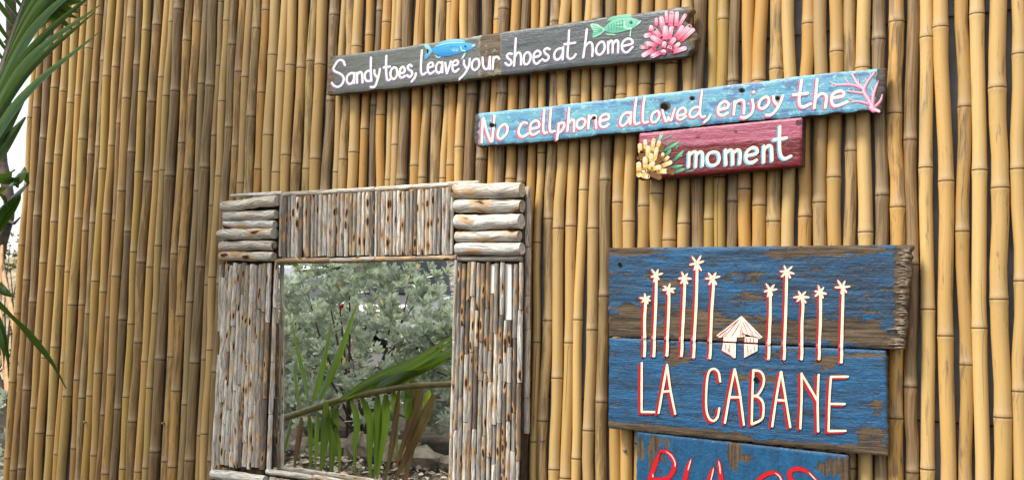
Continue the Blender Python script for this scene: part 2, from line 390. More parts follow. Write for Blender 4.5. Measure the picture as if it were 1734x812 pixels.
# ================================================================ PAINTED BOARDS
def interp(pts, x):
    if x <= pts[0][0]: return pts[0][1]
    for (a, b), (c, d) in zip(pts, pts[1:]):
        if x <= c: return lerp(b, d, (x-a)/(c-a) if c > a else 0)
    return pts[-1][1]
def board(parent, name, top, bot, left, right, yf, th, colf, mat, res=2.2, rough=(1.0, .8), relief=.0007, gx=True):
    """plank whose front outline is given in photo pixels: top/bot give y for x, left/right give x for 0..1 downwards"""
    W_ = top[-1][0]-top[0][0]; H_ = bot[0][1]-top[0][1]
    nu, nv = max(8, int(W_/res)), max(6, int(abs(H_)/res))
    mb = MB(); o = wp(top[0][0], top[0][1], yf); sd = random.uniform(0, 50); ids = []
    for j in range(nv+1):
        t = j/nv; row = []
        xl = interp(left, t) + rough[1]*nz(sd, t*14)*1.6; xr = interp(right, t) + rough[1]*nz(sd+7, t*22)*2.2
        for i in range(nu+1):
            s_ = i/nu; x = lerp(xl, xr, s_)
            yt = interp(top, x) + rough[0]*(nz(x*.045, sd)*1.0+nz(x*.2, sd+3)*.5)
            yb = interp(bot, x) + rough[0]*(nz(x*.045, sd+9)*1.3+nz(x*.22, sd+12)*.6)
            y = lerp(yt, yb, t)
            c, wr = colf(x, y, s_, t)
            e = min(s_*nu, (1-s_)*nu, t*nv, (1-t)*nv)
            p = wp(x, y, yf)
            gu, gv = (p.x*7, p.z*85) if gx else (p.x*85, p.z*7)
            dy = relief*abs(nz(gu, gv, sd) + .6*nz(gu*2.3, gv*2.3, sd)) + relief*1.6*wr*abs(.4+nz(gu*1.5, gv*.6, sd+4)) + (.0022 if e < .5 else (.0006 if e < 1.5 else 0))
            row.append(mb.vert((p.x, yf+dy, p.z), (p.x-o.x, p.z-o.z, 0), c, wr))
        ids.append(row)
    for j in range(nv):
        for i in range(nu): mb.face(ids[j][i], ids[j+1][i], ids[j+1][i+1], ids[j][i+1])
    loop = [ids[0][i] for i in range(nu)] + [ids[j][nu] for j in range(nv)] + [ids[nv][i] for i in range(nu, 0, -1)] + [ids[j][0] for j in range(nv, 0, -1)]
    k = 4; prev = [mb.vert(mb.v[i], mb.tc[i], mb.c[i], max(.62, mb.w[i])) for i in loop]
    for q in range(1, k+1):
        cur = []
        for a, i in enumerate(loop):
            vx, vy, vz = mb.v[i]; d = th*q/k
            ww = .0012*nz(a*.21, q*1.7, sd)
            cur.append(mb.vert((vx+ww, yf+d, vz+ww), (mb.tc[i][0]+d*.6, mb.tc[i][1]+d, d), mixc(mb.c[i], (.05, .04, .035), .45), .78))
        n = len(loop)
        for a in range(n): mb.face(prev[a], prev[(a+1) % n], cur[(a+1) % n], cur[a])
        prev = cur
    mb.face(*prev)
    return mk(name, mb, mat, parent)

class Art:
    """paint laid on a board: strokes and fills drawn in photo pixels, each a thin skin of its own"""
    def __init__(s, parent, yf, crop=(0, 0, 1)):
        s.parent = parent; s.yf = yf; s.crop = crop; s.lift = 0
    def px(s, p): return (s.crop[0]+p[0]/s.crop[2], s.crop[1]+p[1]/s.crop[2])
    def stroke(s, mb, pts, hw, c0, c1=None, lift=.0009, off=(0, 0), taper=(1, 1), n=6, jit=.10, hw1=None):
        s.lift += 1; z = lift*.45 + (s.lift % 12)*.00003
        P = [s.px(p) for p in pts]; hw = hw/s.crop[2]; h1 = (hw1/s.crop[2]) if hw1 is not None else hw
        C = curve(P, n if len(P) > 2 else 8)
        sd = random.uniform(0, 99); N_ = len(C); rows = []
        closed = pts[0] == pts[-1] and len(pts) > 2
        def V(x, y, dz, c):
            p = wp(x+off[0], y+off[1], s.yf); return mb.vert((p.x, s.yf-z-dz, p.z), (p.x, p.z, 0), c)
        for i, (x, y) in enumerate(C):
            x0, y0 = C[max(0, i-1)]; x1, y1 = C[min(N_-1, i+1)]
            if closed and i in (0, N_-1): x0, y0 = C[-2]; x1, y1 = C[1]
            dx, dy = x1-x0, y1-y0; L = math.hypot(dx, dy) or 1; nx, ny = -dy/L, dx/L
            t = i/(N_-1); h = lerp(hw, h1, t)*(1+jit*1.5*nz(sd, i*.45))
            h *= lerp(taper[0], 1, min(1, t*4))*lerp(taper[1], 1, min(1, (1-t)*4))
            c = mixc(c0, c1, t) if c1 else c0
            rows.append([V(x-nx*h, y-ny*h, 0, c), V(x-nx*h*.5, y-ny*h*.5, .00002, c), V(x+nx*h*.5, y+ny*h*.5, .00002, c), V(x+nx*h, y+ny*h, 0, c)])
            if not closed and i in (0, N_-1):
                sg = -1 if i == 0 else 1; tx, ty = dx/L*sg, dy/L*sg
                r = rows[-1]; ctr = V(x, y, .00002, c); cap = []
                for k in range(1, 6):
                    a = math.pi*k/6; cap.append(V(x-nx*h*math.cos(a)+tx*h*math.sin(a), y-ny*h*math.cos(a)+ty*h*math.sin(a), 0, c))
                seq = [r[0]]+cap+[r[3]]
                for k in range(len(seq)-1):
                    mb.face(*((ctr, seq[k], seq[k+1]) if sg > 0 else (ctr, seq[k+1], seq[k])))
                mb.face(*((r[0], ctr, r[1]) if sg < 0 else (r[0], r[1], ctr)))
                mb.face(*((r[1], ctr, r[2]) if sg < 0 else (r[1], r[2], ctr)))
                mb.face(*((r[2], ctr, r[3]) if sg < 0 else (r[2], r[3], ctr)))
        for a, b in zip(rows, rows[1:]):
            for k in range(3): mb.face(a[k], b[k], b[k+1], a[k+1])
    def fill(s, mb, poly, c0, c1=None, lift=.0008, off=(0, 0), n=4, smooth=True):
        """closed shape, colour running from c0 at its top to c1 at its bottom"""
        s.lift += 1; z = lift*.45 + (s.lift % 12)*.00003
        P = [s.px(p) for p in poly]
        C = curve(P+[P[0]], n)[:-1] if smooth else P
        cx = sum(p[0] for p in C)/len(C); cy = sum(p[1] for p in C)/len(C)
        ya = min(p[1] for p in C); yb = max(p[1] for p in C)
        def V(x, y, dz):
            c = mixc(c0, c1, (y-ya)/(yb-ya+1e-6)) if c1 else c0
            p = wp(x+off[0], y+off[1], s.yf); return mb.vert((p.x, s.yf-z-dz, p.z), (p.x, p.z, 0), c)
        ctr = V(cx, cy, .00002); o = [V(x, y, 0) for x, y in C]; i_ = [V(lerp(cx, x, .6), lerp(cy, y, .6), .00002) for x, y in C]
        m = len(C)
        for k in range(m):
            mb.face(o[k], o[(k+1) % m], i_[(k+1) % m], i_[k]); mb.face(i_[k], i_[(k+1) % m], ctr)
    def letter(s, strokes, hw, c, sc, off, shw=None, lift=.0009):
        a = MB()
        for st in strokes: s.stroke(a, st, hw, c, lift=lift+.0006)
        o = mk('letter', a, M['paint'], s.parent, smooth=False)
        b = MB()
        for st in strokes: s.stroke(b, st, shw or hw*1.08, sc, lift=lift-.0004, off=off)
        mk('letter_shadow', b, M['paint'], o, smooth=False); return o

WHITE = (.86, .84, .80); CREAM = (.88, .80, .58); PURP = (.23, .16, .36); PINK = (.66, .13, .24); SKYB = (.12, .47, .66); RED = (.40, .008, .014)
SB = (.58, .54, .46)
# ---------------------------------------------------------------- sign 1: grey plank
YF1 = -.074
sg = thing('wooden_sign', 'long grey wooden sign reading Sandy toes, leave your shoes at home', 'sign', wp(865, 90, -.05), 'painted plank signs on the wall')
def c1(x, y, s_, t):
    c = mixc((.135, .148, .135), (.095, .11, .115), sstep(840, 860, x))
    if x > 850: c = mixc(c, (.15, .17, .19), .5*max(0, nz(x*.03, y*.06)+.1))
    wr = .06
    wr = max(wr, .75*(1-sstep(560, 578, x+7*nz(y*.12, 3))))
    mid = sstep(806, 818, x+5*nz(y*.1, 1))*(1-sstep(846, 850, x)); wr = max(wr, mid*(.55+.3*(1-t)+.5*nz(x*.11, y*.11)))
    if mid > .3: c = mixc(c, (.28, .27, .18), .8)
    wr = max(wr, .8*sstep(1150, 1174, x-18*(t-.5)+6*nz(y*.2, 8)))
    wr = max(wr, .6*(1-sstep(.0, .03, t)))
    return c, wr
M['b1'] = mat_board('grey_sign_board', 'x', ((.055, .035, .022), (.22, .16, .095)), .36, .7)
board(sg, 'plank', [(550,97.5),(663,82),(850,54.5),(980,36.2),(1168,10.5),(1185,9)], [(548,161),(710,144),(850,126.5),(980,112),(1110,101),(1160,95.5),(1185,90)],
      [(0,558),(.3,555.5),(.6,554),(1,552.5)], [(0,1171),(.12,1171),(.22,1163),(.32,1161),(.42,1172),(.55,1178),(.66,1181),(.76,1176),(.9,1172),(1,1163)], YF1, .026, c1, M['b1'], rough=(1.0, 1.5))
A = Art(sg, YF1, (550, 80, 9.025))
for L in ([[(310,275),(285,215),(240,197),(195,220),(150,290),(135,335),(160,370),(215,395),(270,430),(293,485),(272,555),(225,600),(180,605),(135,580),(112,545)]],
 [[(455,400),(395,400),(345,450),(340,520),(375,560),(420,545),(450,480)],[(455,395),(450,550)]],
 [[(495,395),(497,545)],[(497,430),(530,385),(560,385),(575,430),(580,540)]],
 [[(700,365),(655,365),(620,410),(618,470),(645,515),(700,515)],[(708,160),(705,350),(715,515)]],
 [[(760,355),(765,410),(800,460)],[(845,335),(835,400),(810,490),(780,580),(750,608),(705,608)]],
 [[(945,135),(940,300),(945,420),(955,490),(975,505),(1000,495)],[(905,312),(1000,298)]],
 [[(1060,310),(1015,360),(1010,440),(1045,485),(1085,470),(1110,410),(1100,335),(1060,310)]],
 [[(1150,400),(1215,385),(1220,330),(1195,300),(1160,330),(1140,400),(1150,450),(1185,465),(1225,440)]],
 [[(1330,290),(1305,270),(1270,300),(1285,340),(1330,370),(1335,420),(1300,455),(1260,430)]],
 [[(1395,400),(1380,460),(1330,525)]]): A.letter(L, 17, WHITE, PURP, (-1.3, 1.8), 19)
A.crop = (690, 55, 9.025)
for L in ([[(225,275),(215,400),(208,560),(220,630),(245,645),(285,615)]],
 [[(320,540),(395,515),(385,470),(350,465),(315,510),(315,590),(345,630),(380,620),(410,595)]],
 [[(530,470),(480,460),(445,510),(445,590),(480,620),(515,590),(525,530)],[(535,455),(535,610)]],
 [[(580,465),(590,540),(605,625)],[(665,445),(640,530),(605,625)]],
 [[(690,510),(765,490),(775,445),(740,430),(700,460),(690,540),(705,590),(740,600),(785,560)]],
 [[(865,430),(870,490),(900,545)],[(955,405),(945,500),(900,600),(850,665),(800,710)]],
 [[(1050,405),(1000,445),(985,520),(1015,570),(1065,560),(1100,500),(1090,425),(1050,405)]],
 [[(1150,385),(1155,470),(1175,545),(1215,560),(1245,520),(1260,380)],[(1265,375),(1262,560)]],
 [[(1320,380),(1305,560)],[(1312,430),(1340,385),(1380,375),(1405,405)]]): A.letter(L, 16, WHITE, PURP, (-1.3, 1.8), 18)
fb = MB()     # blue fish
A.fill(fb, [(470,185),(520,142),(640,112),(800,105),(885,150),(700,165)], (.30,.62,.72), (.10,.42,.66), lift=.0006)
A.fill(fb, [(372,262),(330,200),(290,180),(258,200),(285,250),(312,282),(270,340),(258,400),(290,408),(340,350),(372,292)], (.30,.70,.80), (.01,.25,.60), lift=.0007)
A.fill(fb, [(370,255),(430,215),(520,175),(620,152),(740,142),(860,150),(960,165),(1012,185),(1035,205),(990,245),(920,280),(830,310),(730,342),(620,366),(520,366),(440,335),(390,295)], (.08,.50,.74), (.0,.17,.50), lift=.0009)
for k in range(9): A.stroke(fb, [(420+k*38,235-k*4),(432+k*38,275-k*3),(420+k*38,315-k*2)], 5, (.03,.38,.72), lift=.0015)
A.stroke(fb, [(430,212),(620,168),(840,162)], 8, (.35,.75,.85), lift=.0016)
A.stroke(fb, [(815,215),(830,270),(880,285)], 9, (.45,.82,.90), lift=.0018)
for k in range(5): A.stroke(fb, [(660+k*4,215+k*17),(800-k*8,230+k*14)], 8, (.02+.06*k,.28+.08*k,.62+.03*k), lift=.0017)
A.stroke(fb, [(885,320),(860,365),(832,405)], 14, (.25,.62,.80), (.75,.82,.84), lift=.0018, taper=(1,.3))
A.stroke(fb, [(430,360),(470,385),(500,375)], 10, (.25,.62,.78), lift=.0006)
A.stroke(fb, [(985,215),(1030,185)], 6, (.75,.85,.88), lift=.0019); A.stroke(fb, [(1000,225),(1038,205)], 5, (.7,.82,.86), lift=.0019)
A.stroke(fb, [(884,212),(888,216)], 16, (.02,.05,.12), lift=.0021); A.stroke(fb, [(880,208),(881,209)], 4, (.7,.8,.85), lift=.0025)
mk('painted_fish', fb, M['paint'], sg)['label'] = 'small bright blue painted fish'
A.crop = (840, 35, 9.025)
for L in ([[(245,510),(200,505),(170,535),(185,575),(230,610),(235,655),(195,685),(145,650)]],
 [[(305,275),(295,450),(278,690)],[(290,560),(325,500),(365,495),(385,560),(385,670)]],
 [[(490,485),(440,520),(425,600),(440,660),(480,665),(520,610),(530,530),(490,485)]],
 [[(580,565),(670,535),(680,490),(640,460),(590,500),(575,580),(590,640),(630,660),(680,615)]],
 [[(825,440),(780,425),(740,455),(755,500),(805,540),(800,590),(755,615),(710,590)]],
 [[(1020,425),(950,435),(900,490),(895,565),(930,600),(985,570),(1020,500)],[(1030,410),(1020,595)]],
 [[(1120,155),(1110,330),(1095,500),(1100,560),(1140,585),(1190,560),(1220,515)],[(1045,365),(1215,338)]]): A.letter(L, 16, WHITE, PURP, (-1.3, 1.8), 18)
A.crop = (980, 10, 6.881)
for L in ([[(97,275),(80,430),(55,600)],[(75,480),(120,430),(155,440),(165,500),(160,585)]],
 [[(255,425),(215,470),(205,535),(240,570),(285,540),(305,480),(290,425),(255,425)]],
 [[(345,420),(345,550)],[(347,450),(375,410),(397,430),(397,545)],[(400,450),(435,405),(462,430),(460,545)]],
 [[(520,470),(625,440),(615,395),(570,385),(520,420),(505,480),(525,530),(570,540),(630,480)]]): A.letter(L, 12.5, WHITE, PURP, (-1.3, 1.8), 14)
fb = MB()     # green fish
A.fill(fb, [(332,178),(380,132),(500,107),(590,100),(612,132),(480,140),(380,175)], (.30,.66,.46), (.12,.42,.28), lift=.0006)
A.fill(fb, [(300,268),(250,235),(200,210),(138,215),(150,260),(170,300),(165,372),(240,345),(295,300)], (.42,.74,.56), (.18,.58,.40), lift=.0007)
A.fill(fb, [(285,275),(340,212),(400,165),(480,135),(560,125),(640,145),(690,165),(725,190),(690,225),(640,257),(560,287),(470,312),(400,320),(330,302)], (.26,.64,.45), (.10,.44,.29), lift=.0009)
for k in range(5): A.stroke(fb, [(275,275+k*5),(170-k*3,230+k*30)], 5, (.08,.34,.22), lift=.0014)
for k in range(6): A.stroke(fb, [(345+k*32,225-k*12),(352+k*32,260-k*9),(342+k*32,295-k*4)], 4, (.06,.32,.22), lift=.0015)
for k in range(4): A.stroke(fb, [(435,215+k*16),(520,200+k*24)], 6, (.10,.42,.30) if k % 2 else (.42,.75,.58), lift=.0016)
A.stroke(fb, [(540,190),(535,235),(570,268),(620,265)], 10, (.48,.80,.64), lift=.0017)
A.stroke(fb, [(608,290),(600,360)], 7, (.30,.70,.52), (.6,.8,.7), lift=.0016, taper=(1,.4))
A.stroke(fb, [(320,330),(420,338)], 7, (.30,.68,.50), lift=.0006)
A.stroke(fb, [(690,215),(722,180)], 7, (.62,.82,.70), lift=.0018)
A.stroke(fb, [(606,190),(610,194)], 18, (.02,.07,.08), lift=.0020); A.stroke(fb, [(602,184),(603,185)], 5, (.6,.8,.75), lift=.0025)
mk('painted_fish', fb, M['paint'], sg)['label'] = 'small mint green painted fish'
fb = MB()     # pink sea anemone
PB, PT = (.50, .05, .14), (.86, .45, .54)
pet = [(905,225,905,160,18),(1030,200,1020,78,18),(985,280,965,152,27),(1135,235,1145,92,22),(1070,230,1085,90,25),(1160,250,1240,112,18),(840,300,845,250,22),(860,335,785,350,24),
 (955,365,890,285,25),(1060,370,1080,258,24),(1005,395,1010,262,27),(1130,360,1205,250,18),(1150,380,1290,245,25),(1200,400,1330,285,22),(970,432,868,372,28),(900,457,795,440,24),
 (795,487,732,485,18),(880,508,760,575,25),(950,545,862,585,24),(990,490,1000,440,24),(1070,450,1110,398,24),(1110,490,1165,448,20),(1100,537,1235,497,24),(1057,503,1060,495,27),(992,547,992,540,27)]
for i, (a, b, c, d, h) in enumerate(pet):
    h *= 1.12; A.stroke(fb, [(a, b), (c, d)], h+4, (.16, .03, .06), lift=.0004+.00012*i, jit=.05)
    A.stroke(fb, [(a, b), (c, d)], h, PB if i != 13 else (.6, .02, .06), mixc(PT, (.9, .72, .74), random.random()*.6), lift=.0007+.00012*i, jit=.05)
    A.stroke(fb, [(lerp(a, c, .55)-h*.2, lerp(b, d, .55)-h*.2), (c-h*.2, d-h*.1)], h*.35, PT, (.92, .78, .80), lift=.0010+.00012*i, taper=(.3, 1))
mk('painted_anemone', fb, M['paint'], sg)['label'] = 'pink painted sea anemone with finger like petals'

# ---------------------------------------------------------------- sign 2: light blue plank
YF2 = -.076
sg = thing('wooden_sign', 'long light blue wooden sign reading No cellphone allowed, enjoy the', 'sign', wp(1150, 185, -.05), 'painted plank signs on the wall')
def c2(x, y, s_, t):
    n = nz(x*.022, y*.07, 2) + .5*nz(x*.07, y*.12, 5)
    c = mixc((.125, .36, .54), (.17, .43, .52), sstep(-.3, .4, n))
    p = nz(x*.028, y*.06, 9) + .6*nz(x*.09, y*.14, 4)
    c = mixc(c, (.10, .20, .37), .85*sstep(.16, .30, p + .55*sstep(1180, 1290, x)*(1-sstep(1290, 1330, x))*(1-t) - .05))
    wr = .05 + .22*max(0, nz(x*.05, y*.16, 7))
    wr = max(wr, .85*(1-sstep(806, 816, x+4*nz(y*.1, 2))))
    wr = max(wr, .85*sstep(1480, 1487, x+4*nz(y*.14, 3)+6*(t-.3)))
    for (hx, hy, hr) in ((834,212,4.5),(1006.5,199.5,3.5),(1126,180,7),(1172,166.5,3.5),(1256,153,4),(1253.5,173,4),(1317.5,166.5,3.5)):
        wr = max(wr, 1.25*(1-sstep(hr*.6, hr*1.5, math.hypot((x-hx)*.8, y-hy))))
    wr = max(wr, .6*(1-sstep(0, .05, 1-t)))
    return c, wr
M['b2'] = mat_board('blue_sign_board', 'x', ((.035, .03, .027), (.12, .10, .085)), .42, .6, fleck=((.33, .64, .74), .56), dk=.22)
board(sg, 'plank', [(795,194),(804,192.7),(960,176.5),(1100,160.5),(1240,143.5),(1360,128),(1500,115.2),(1510,114)], [(795,249),(808,247.5),(880,242),(960,235),(1000,231),(1020,226),(1100,222),(1130,216),(1170,215),(1240,207),(1360,196.5),(1430,190),(1475,187),(1495,191),(1510,191)],
      [(0,804.5),(.5,802),(.85,803),(1,809)], [(0,1498.5),(.5,1497),(.8,1493),(1,1490)], YF2, .026, c2, M['b2'], rough=(1.2, .9))
M['dark'] = mat_plain('hole_dark', (.012, .010, .009), .9, .1, 0, .2, 100)
A = Art(sg, YF2)
for (hx, hy, hr) in ((834,212,3.6),(1006.5,199.5,2.6),(1125,180.5,5),(1172,166.5,2.4),(1256,153,2.8),(1317.5,166.5,2.6)):
    fb = MB(); A.fill(fb, [(hx+hr*1.25*math.cos(k*.9)*(1+.25*nz(hx, k)), hy+hr*math.sin(k*.9)) for k in range(7)], (1, 1, 1), lift=.0026); mk('nail_hole', fb, M['dark'], sg)
A.crop = (800, 170, 9.025)
SET2 = []
def put(Ls, hw, sh=None):
    for L in Ls: A.letter(L, hw, CREAM2, PINK, (-2.6, 2.2), sh or hw*1.1)
CREAM2 = (.88, .83, .72)
put(([[(160,285),(150,480),(145,640)],[(175,270),(225,480),(280,620)],[(340,235),(325,420),(305,625)]],
 [[(480,370),(420,420),(388,510),(400,575),(450,582),(520,510),(538,420),(510,370),(480,370)]],
 [[(835,350),(790,335),(735,390),(707,480),(735,545),(790,550),(850,510)]],
 [[(885,440),(1010,410),(1020,340),(970,310),(900,360),(882,460),(900,515),(950,520),(1020,480)]],
 [[(1100,145),(1090,300),(1085,450),(1105,500),(1140,490)]],
 [[(1205,130),(1190,300),(1185,430),(1205,480),(1260,470)]],
 [[(1325,350),(1310,480),(1297,590)],[(1320,360),(1390,340),(1405,390),(1370,460),(1310,500)]]), 18)
A.crop = (940, 150, 9.025)
put(([[(218,300),(205,480),(190,650)],[(200,540),(250,480),(290,490),(290,655)]],
 [[(400,465),(345,500),(340,580),(385,610),(440,570),(465,500),(440,465),(400,465)]],
 [[(520,420),(510,610)],[(515,480),(570,420),(620,420),(625,500),(630,600)]],
 [[(690,500),(815,465),(810,400),(760,395),(700,440),(685,530),(710,580),(760,585),(825,545)]],
 [[(1160,375),(1090,370),(1020,430),(995,530),(1030,570),(1090,530),(1145,440)],[(1165,370),(1150,540)]],
 [[(1245,150),(1220,350),(1215,500),(1240,545),(1290,525)]],
 [[(1370,135),(1350,300),(1345,470),(1365,520),(1420,510)]]), 18)
A.crop = (1080, 140, 9.025)
put(([[(285,435),(225,490),(210,570),(245,610),(300,580),(335,500),(320,445),(285,435)]],
 [[(380,410),(400,500),(430,590),(460,560),(470,530)],[(470,530),(510,580),(540,490),(570,400)]],
 [[(605,510),(720,480),(730,410),(690,385),(630,420),(600,500),(620,555),(670,560),(740,515)]],
 [[(940,375),(870,380),(805,440),(800,510),(850,530),(910,490),(950,430)],[(985,130),(960,330),(955,470),(985,525),(1030,515)]],
 [[(1110,500),(1080,550),(1020,605)]]), 17)
A.crop = (1200, 110, 9.025)
put(([[(150,690),(285,655),(300,590),(250,560),(180,600),(145,690),(160,755),(220,770),(295,735)]],
 [[(400,560),(395,650),(385,755)],[(395,610),(450,550),(520,540),(545,590),(540,745)]],
 [[(670,535),(685,650),(650,750),(560,805),(500,800)],[(690,420),(694,414)]],
 [[(860,495),(790,550),(770,630),(810,670),(870,650),(920,580),(915,510),(860,495)]],
 [[(990,480),(1005,560),(1050,610)],[(1135,470),(1100,570),(1040,680),(960,760),(880,765)]]), 20)
A.crop = (1330, 100, 8.122)
put(([[(225,290),(205,440),(190,560),(200,640),(250,660),(350,615)],[(110,495),(310,470)]],
 [[(440,280),(420,480),(400,670)],[(430,530),(490,480),(550,490),(565,550),(550,670)]],
 [[(640,540),(790,510),(800,460),(750,440),(660,480),(635,570),(660,635),(720,640),(850,590)]]), 20)
fb = MB()     # pink branching coral
CP, CL = (.68, .20, .32), (.84, .52, .60)
for pts, h0, h1 in (([(1205,690),(1150,570),(1090,470),(1060,390),(990,330),(930,230),(905,215)],36,9),([(1050,400),(960,362),(850,352),(700,352),(610,312)],20,7),([(880,345),(850,300),(832,268)],13,6),
 ([(720,352),(680,380)],10,6),([(1090,470),(960,455),(850,440)],18,7),([(960,455),(935,415)],9,5),([(1130,610),(1000,582),(905,596)],17,7),([(950,580),(870,540)],9,6),
 ([(1080,420),(1130,310),(1235,175)],20,8),([(1125,315),(1102,258)],9,6),([(1180,240),(1170,185)],8,5),([(1195,650),(1212,480),(1275,305)],24,8),([(1205,470),(1188,392)],11,7),
 ([(1215,670),(1300,580),(1332,488)],18,7),([(1010,340),(1005,270)],9,6),([(930,232),(950,200)],7,4),([(1150,660),(1220,690),(1285,715)],30,18)):
    A.stroke(fb, pts, h0+5, (.42, .10, .18), lift=.0006, hw1=h1+4, off=(.5, .6)); A.stroke(fb, pts, h0, CP, CL, lift=.0012, hw1=h1)
    A.stroke(fb, pts, h0*.35, CL, (.92, .76, .80), lift=.0020, hw1=h1*.4, off=(-.5, -.4))
mk('painted_coral', fb, M['paint'], sg)['label'] = 'pink painted branching coral'

# ---------------------------------------------------------------- sign 3: red block
YF3 = -.084
sg = thing('wooden_sign', 'short dark red wooden sign reading moment, hung under the light blue plank', 'sign', wp(1220, 250, -.05), 'painted plank signs on the wall')
def c3(x, y, s_, t):
    ln = lerp(252, 234, (x-1082)/275.) + 2.0*nz(x*.05, 3)
    k = sstep(-1.2, 1.2, y-ln)
    c = mixc((.40, .095, .155), (.15, .002, .006), k)  # pinker upper half has the sky's reflection painted into the red
    wr = .02 + .1*max(0, nz(x*.08, y*.1, 4))
    for (hx, hy, hr) in ((1246,223,4),(1182,233,5),(1353,208,8)): wr = max(wr, .62*(1-sstep(hr*.5, hr*1.4, math.hypot(x-hx, (y-hy)*1.3))))
    wr = max(wr, .5*(1-sstep(0, .03, t)))
    return c, wr
M['b3'] = mat_board('red_sign_board', 'x', ((.045, .02, .02), (.15, .07, .06)), .34, .9, dk=.3)
board(sg, 'plank', [(1075,226.2),(1083,225.5),(1130,221),(1230,211),(1290,205),(1358,198.5),(1364,198)], [(1070,303.5),(1079,302.5),(1150,298),(1230,291),(1357,280),(1364,279.4)],
      [(0,1083),(1,1079.3)], [(0,1358),(1,1356.5)], YF3, .036, c3, M['b3'], relief=.0009, rough=(.6, .5))
A = Art(sg, YF3, (1070, 220, 9.025))
fb = MB()     # gold anemone with green leaves
for (a, b, c, d, h) in ((470,330,710,192,24),(640,470,780,332,24),(600,572,760,547,22),(650,650,800,597,24),(540,112,610,86,10),(560,225,570,187,12),(670,300,700,242,12),(520,390,590,312,22),(780,232,795,216,10),(660,150,685,125,9),(820,640,940,620,9),(600,210,612,180,9),(690,420,775,395,9),(470,170,590,90,10)):
    A.stroke(fb, [(a, b), (c, d)], h+4, (.01, .06, .035), lift=.0004, taper=(.4, .5)); A.stroke(fb, [(a, b), (c, d)], h, (.015, .17, .075), (.12, .45, .25), lift=.0009, taper=(.4, .6))
    A.stroke(fb, [(lerp(a, c, .3), lerp(b, d, .3)-4), (c-4, d)], h*.3, (.06, .32, .18), (.40, .72, .52), lift=.0016, taper=(.2, .6))
A.stroke(fb, [(420,160),(455,72)], 24, (.12,.36,.26), (.45,.75,.58), lift=.0010)
for i, (a, b, c, d, h) in enumerate(((130,330,125,235,28),(95,440,95,418,12),(210,275,205,175,26),(310,315,335,155,26),(400,250,415,192,24),(430,330,490,222,22),(470,400,475,370,22),(245,400,250,275,30),(350,460,380,295,27),(160,465,155,350,30),
  (510,460,550,422,22),(470,550,590,497,27),(295,482,295,388,30),(360,525,450,442,33),(205,545,205,442,32),(110,625,108,525,33),(250,592,320,512,30),(560,630,622,655,28),(420,630,520,630,33),(320,592,420,567,31),(180,700,242,710,32),(270,655,420,722,34),(190,620,192,622,40),(110,680,112,682,36))):
    h *= 1.18; A.stroke(fb, [(a, b), (c, d)], h+3.5, (.16, .07, .015), lift=.0006+.0001*i, jit=.04)
    A.stroke(fb, [(a, b), (c, d)], h, (.58, .35, .07), (.86, .68, .36), lift=.0009+.0001*i, jit=.04)
    A.stroke(fb, [(lerp(a, c, .4)-h*.22, lerp(b, d, .4)-h*.1), (c-h*.2, d+h*.1)], h*.4, (.80, .60, .26), (.90, .82, .62), lift=.0012+.0001*i, taper=(.3, 1))
mk('painted_anemone', fb, M['paint'], sg)['label'] = 'golden yellow painted sea anemone with green leaves'
def put3(Ls, hw):
    for L in Ls: A.letter(L, hw, (.86, .83, .66), SKYB, (-2.3, 1.9), hw*1.12)
put3(([[(880,345),(873,560)],[(885,390),(935,340),(985,350),(980,560)],[(985,390),(1040,335),(1085,370),(1082,545)]],
 [[(1240,335),(1175,370),(1152,445),(1178,520),(1240,540),(1315,505),(1340,430),(1315,350),(1240,335)]]), 21)
A.crop = (1200, 195, 7.735)
put3(([[(222,455),(230,645)],[(228,500),(280,458),(315,480),(320,640)],[(322,500),(380,455),(418,490),(410,630)]],
 [[(505,530),(628,500),(632,440),(572,425),(505,480),(492,565),(522,615),(580,615),(632,585)]],
 [[(725,405),(725,612)],[(725,460),(780,402),(825,420),(832,592)]],
 [[(935,150),(932,300),(935,460),(955,535),(1000,568),(1080,535)],[(855,322),(1022,298)]]), 19)

# ---------------------------------------------------------------- sign 4: two blue planks, LA CABANE
YF4 = -.078
sg = thing('wooden_sign', 'weathered blue two plank sign with painted palms and hut reading LA CABANE', 'sign', wp(1280, 590, -.05), 'blue shop signs on the wall')
BLU = (.005, .10, .235)
def patches(x, y, lst, ns=6.0):
    wv = 0.0
    for (cx, cy, rx, ry, k) in lst:
        d = math.hypot((x-cx)/rx, (y-cy)/ry) + .5*nz(x*.035, y*.16, cx) + .25*nz(x*.1, y*.4, cx)
        wv = max(wv, k*(1-sstep(.55, 1.1, d)))
    return wv
def c4(x, y, s_, t):
    c = mixc(BLU, (.010, .045, .095), max(0, min(1, .45+.9*nz(x*.012, y*.05, 3)+.25*sstep(1230, 1400, x))))
    wr = .27 + .36*nz(x*.018, y*.15, 6)
    wr = max(wr, patches(x, y, [(1060,424,70,10,1.0),(1420,424,130,10,.8),(1330,428,40,16,.7),(1075,520,60,14,.66),(1060,548,60,22,.85),(1150,535,90,24,.62),(1090,560,120,14,.9),(1250,555,120,26,.62),(1330,560,120,22,.8),(1430,558,110,26,.95),(1230,566,90,14,.85),(1180,552,60,16,.75),(1500,580,60,16,.9),
      (1130,480,40,14,.55),(1260,470,55,14,.52),(1095,462,30,12,.5),(1270,505,40,18,.5)]))
    wr = max(wr, 1.1*sstep(1508, 1522, x+9*nz(y*.13, 2)+5*nz(y*.6, 4)))
    wr = max(wr, .62*(1-sstep(0, .05, 1-t)))
    if x > 1520: c = (.4, .33, .25)
    return c, wr
M['b4'] = mat_board('blue_weathered_board', 'x', ((.036, .025, .016), (.155, .108, .064)), .50, 1.0, dk=.85)
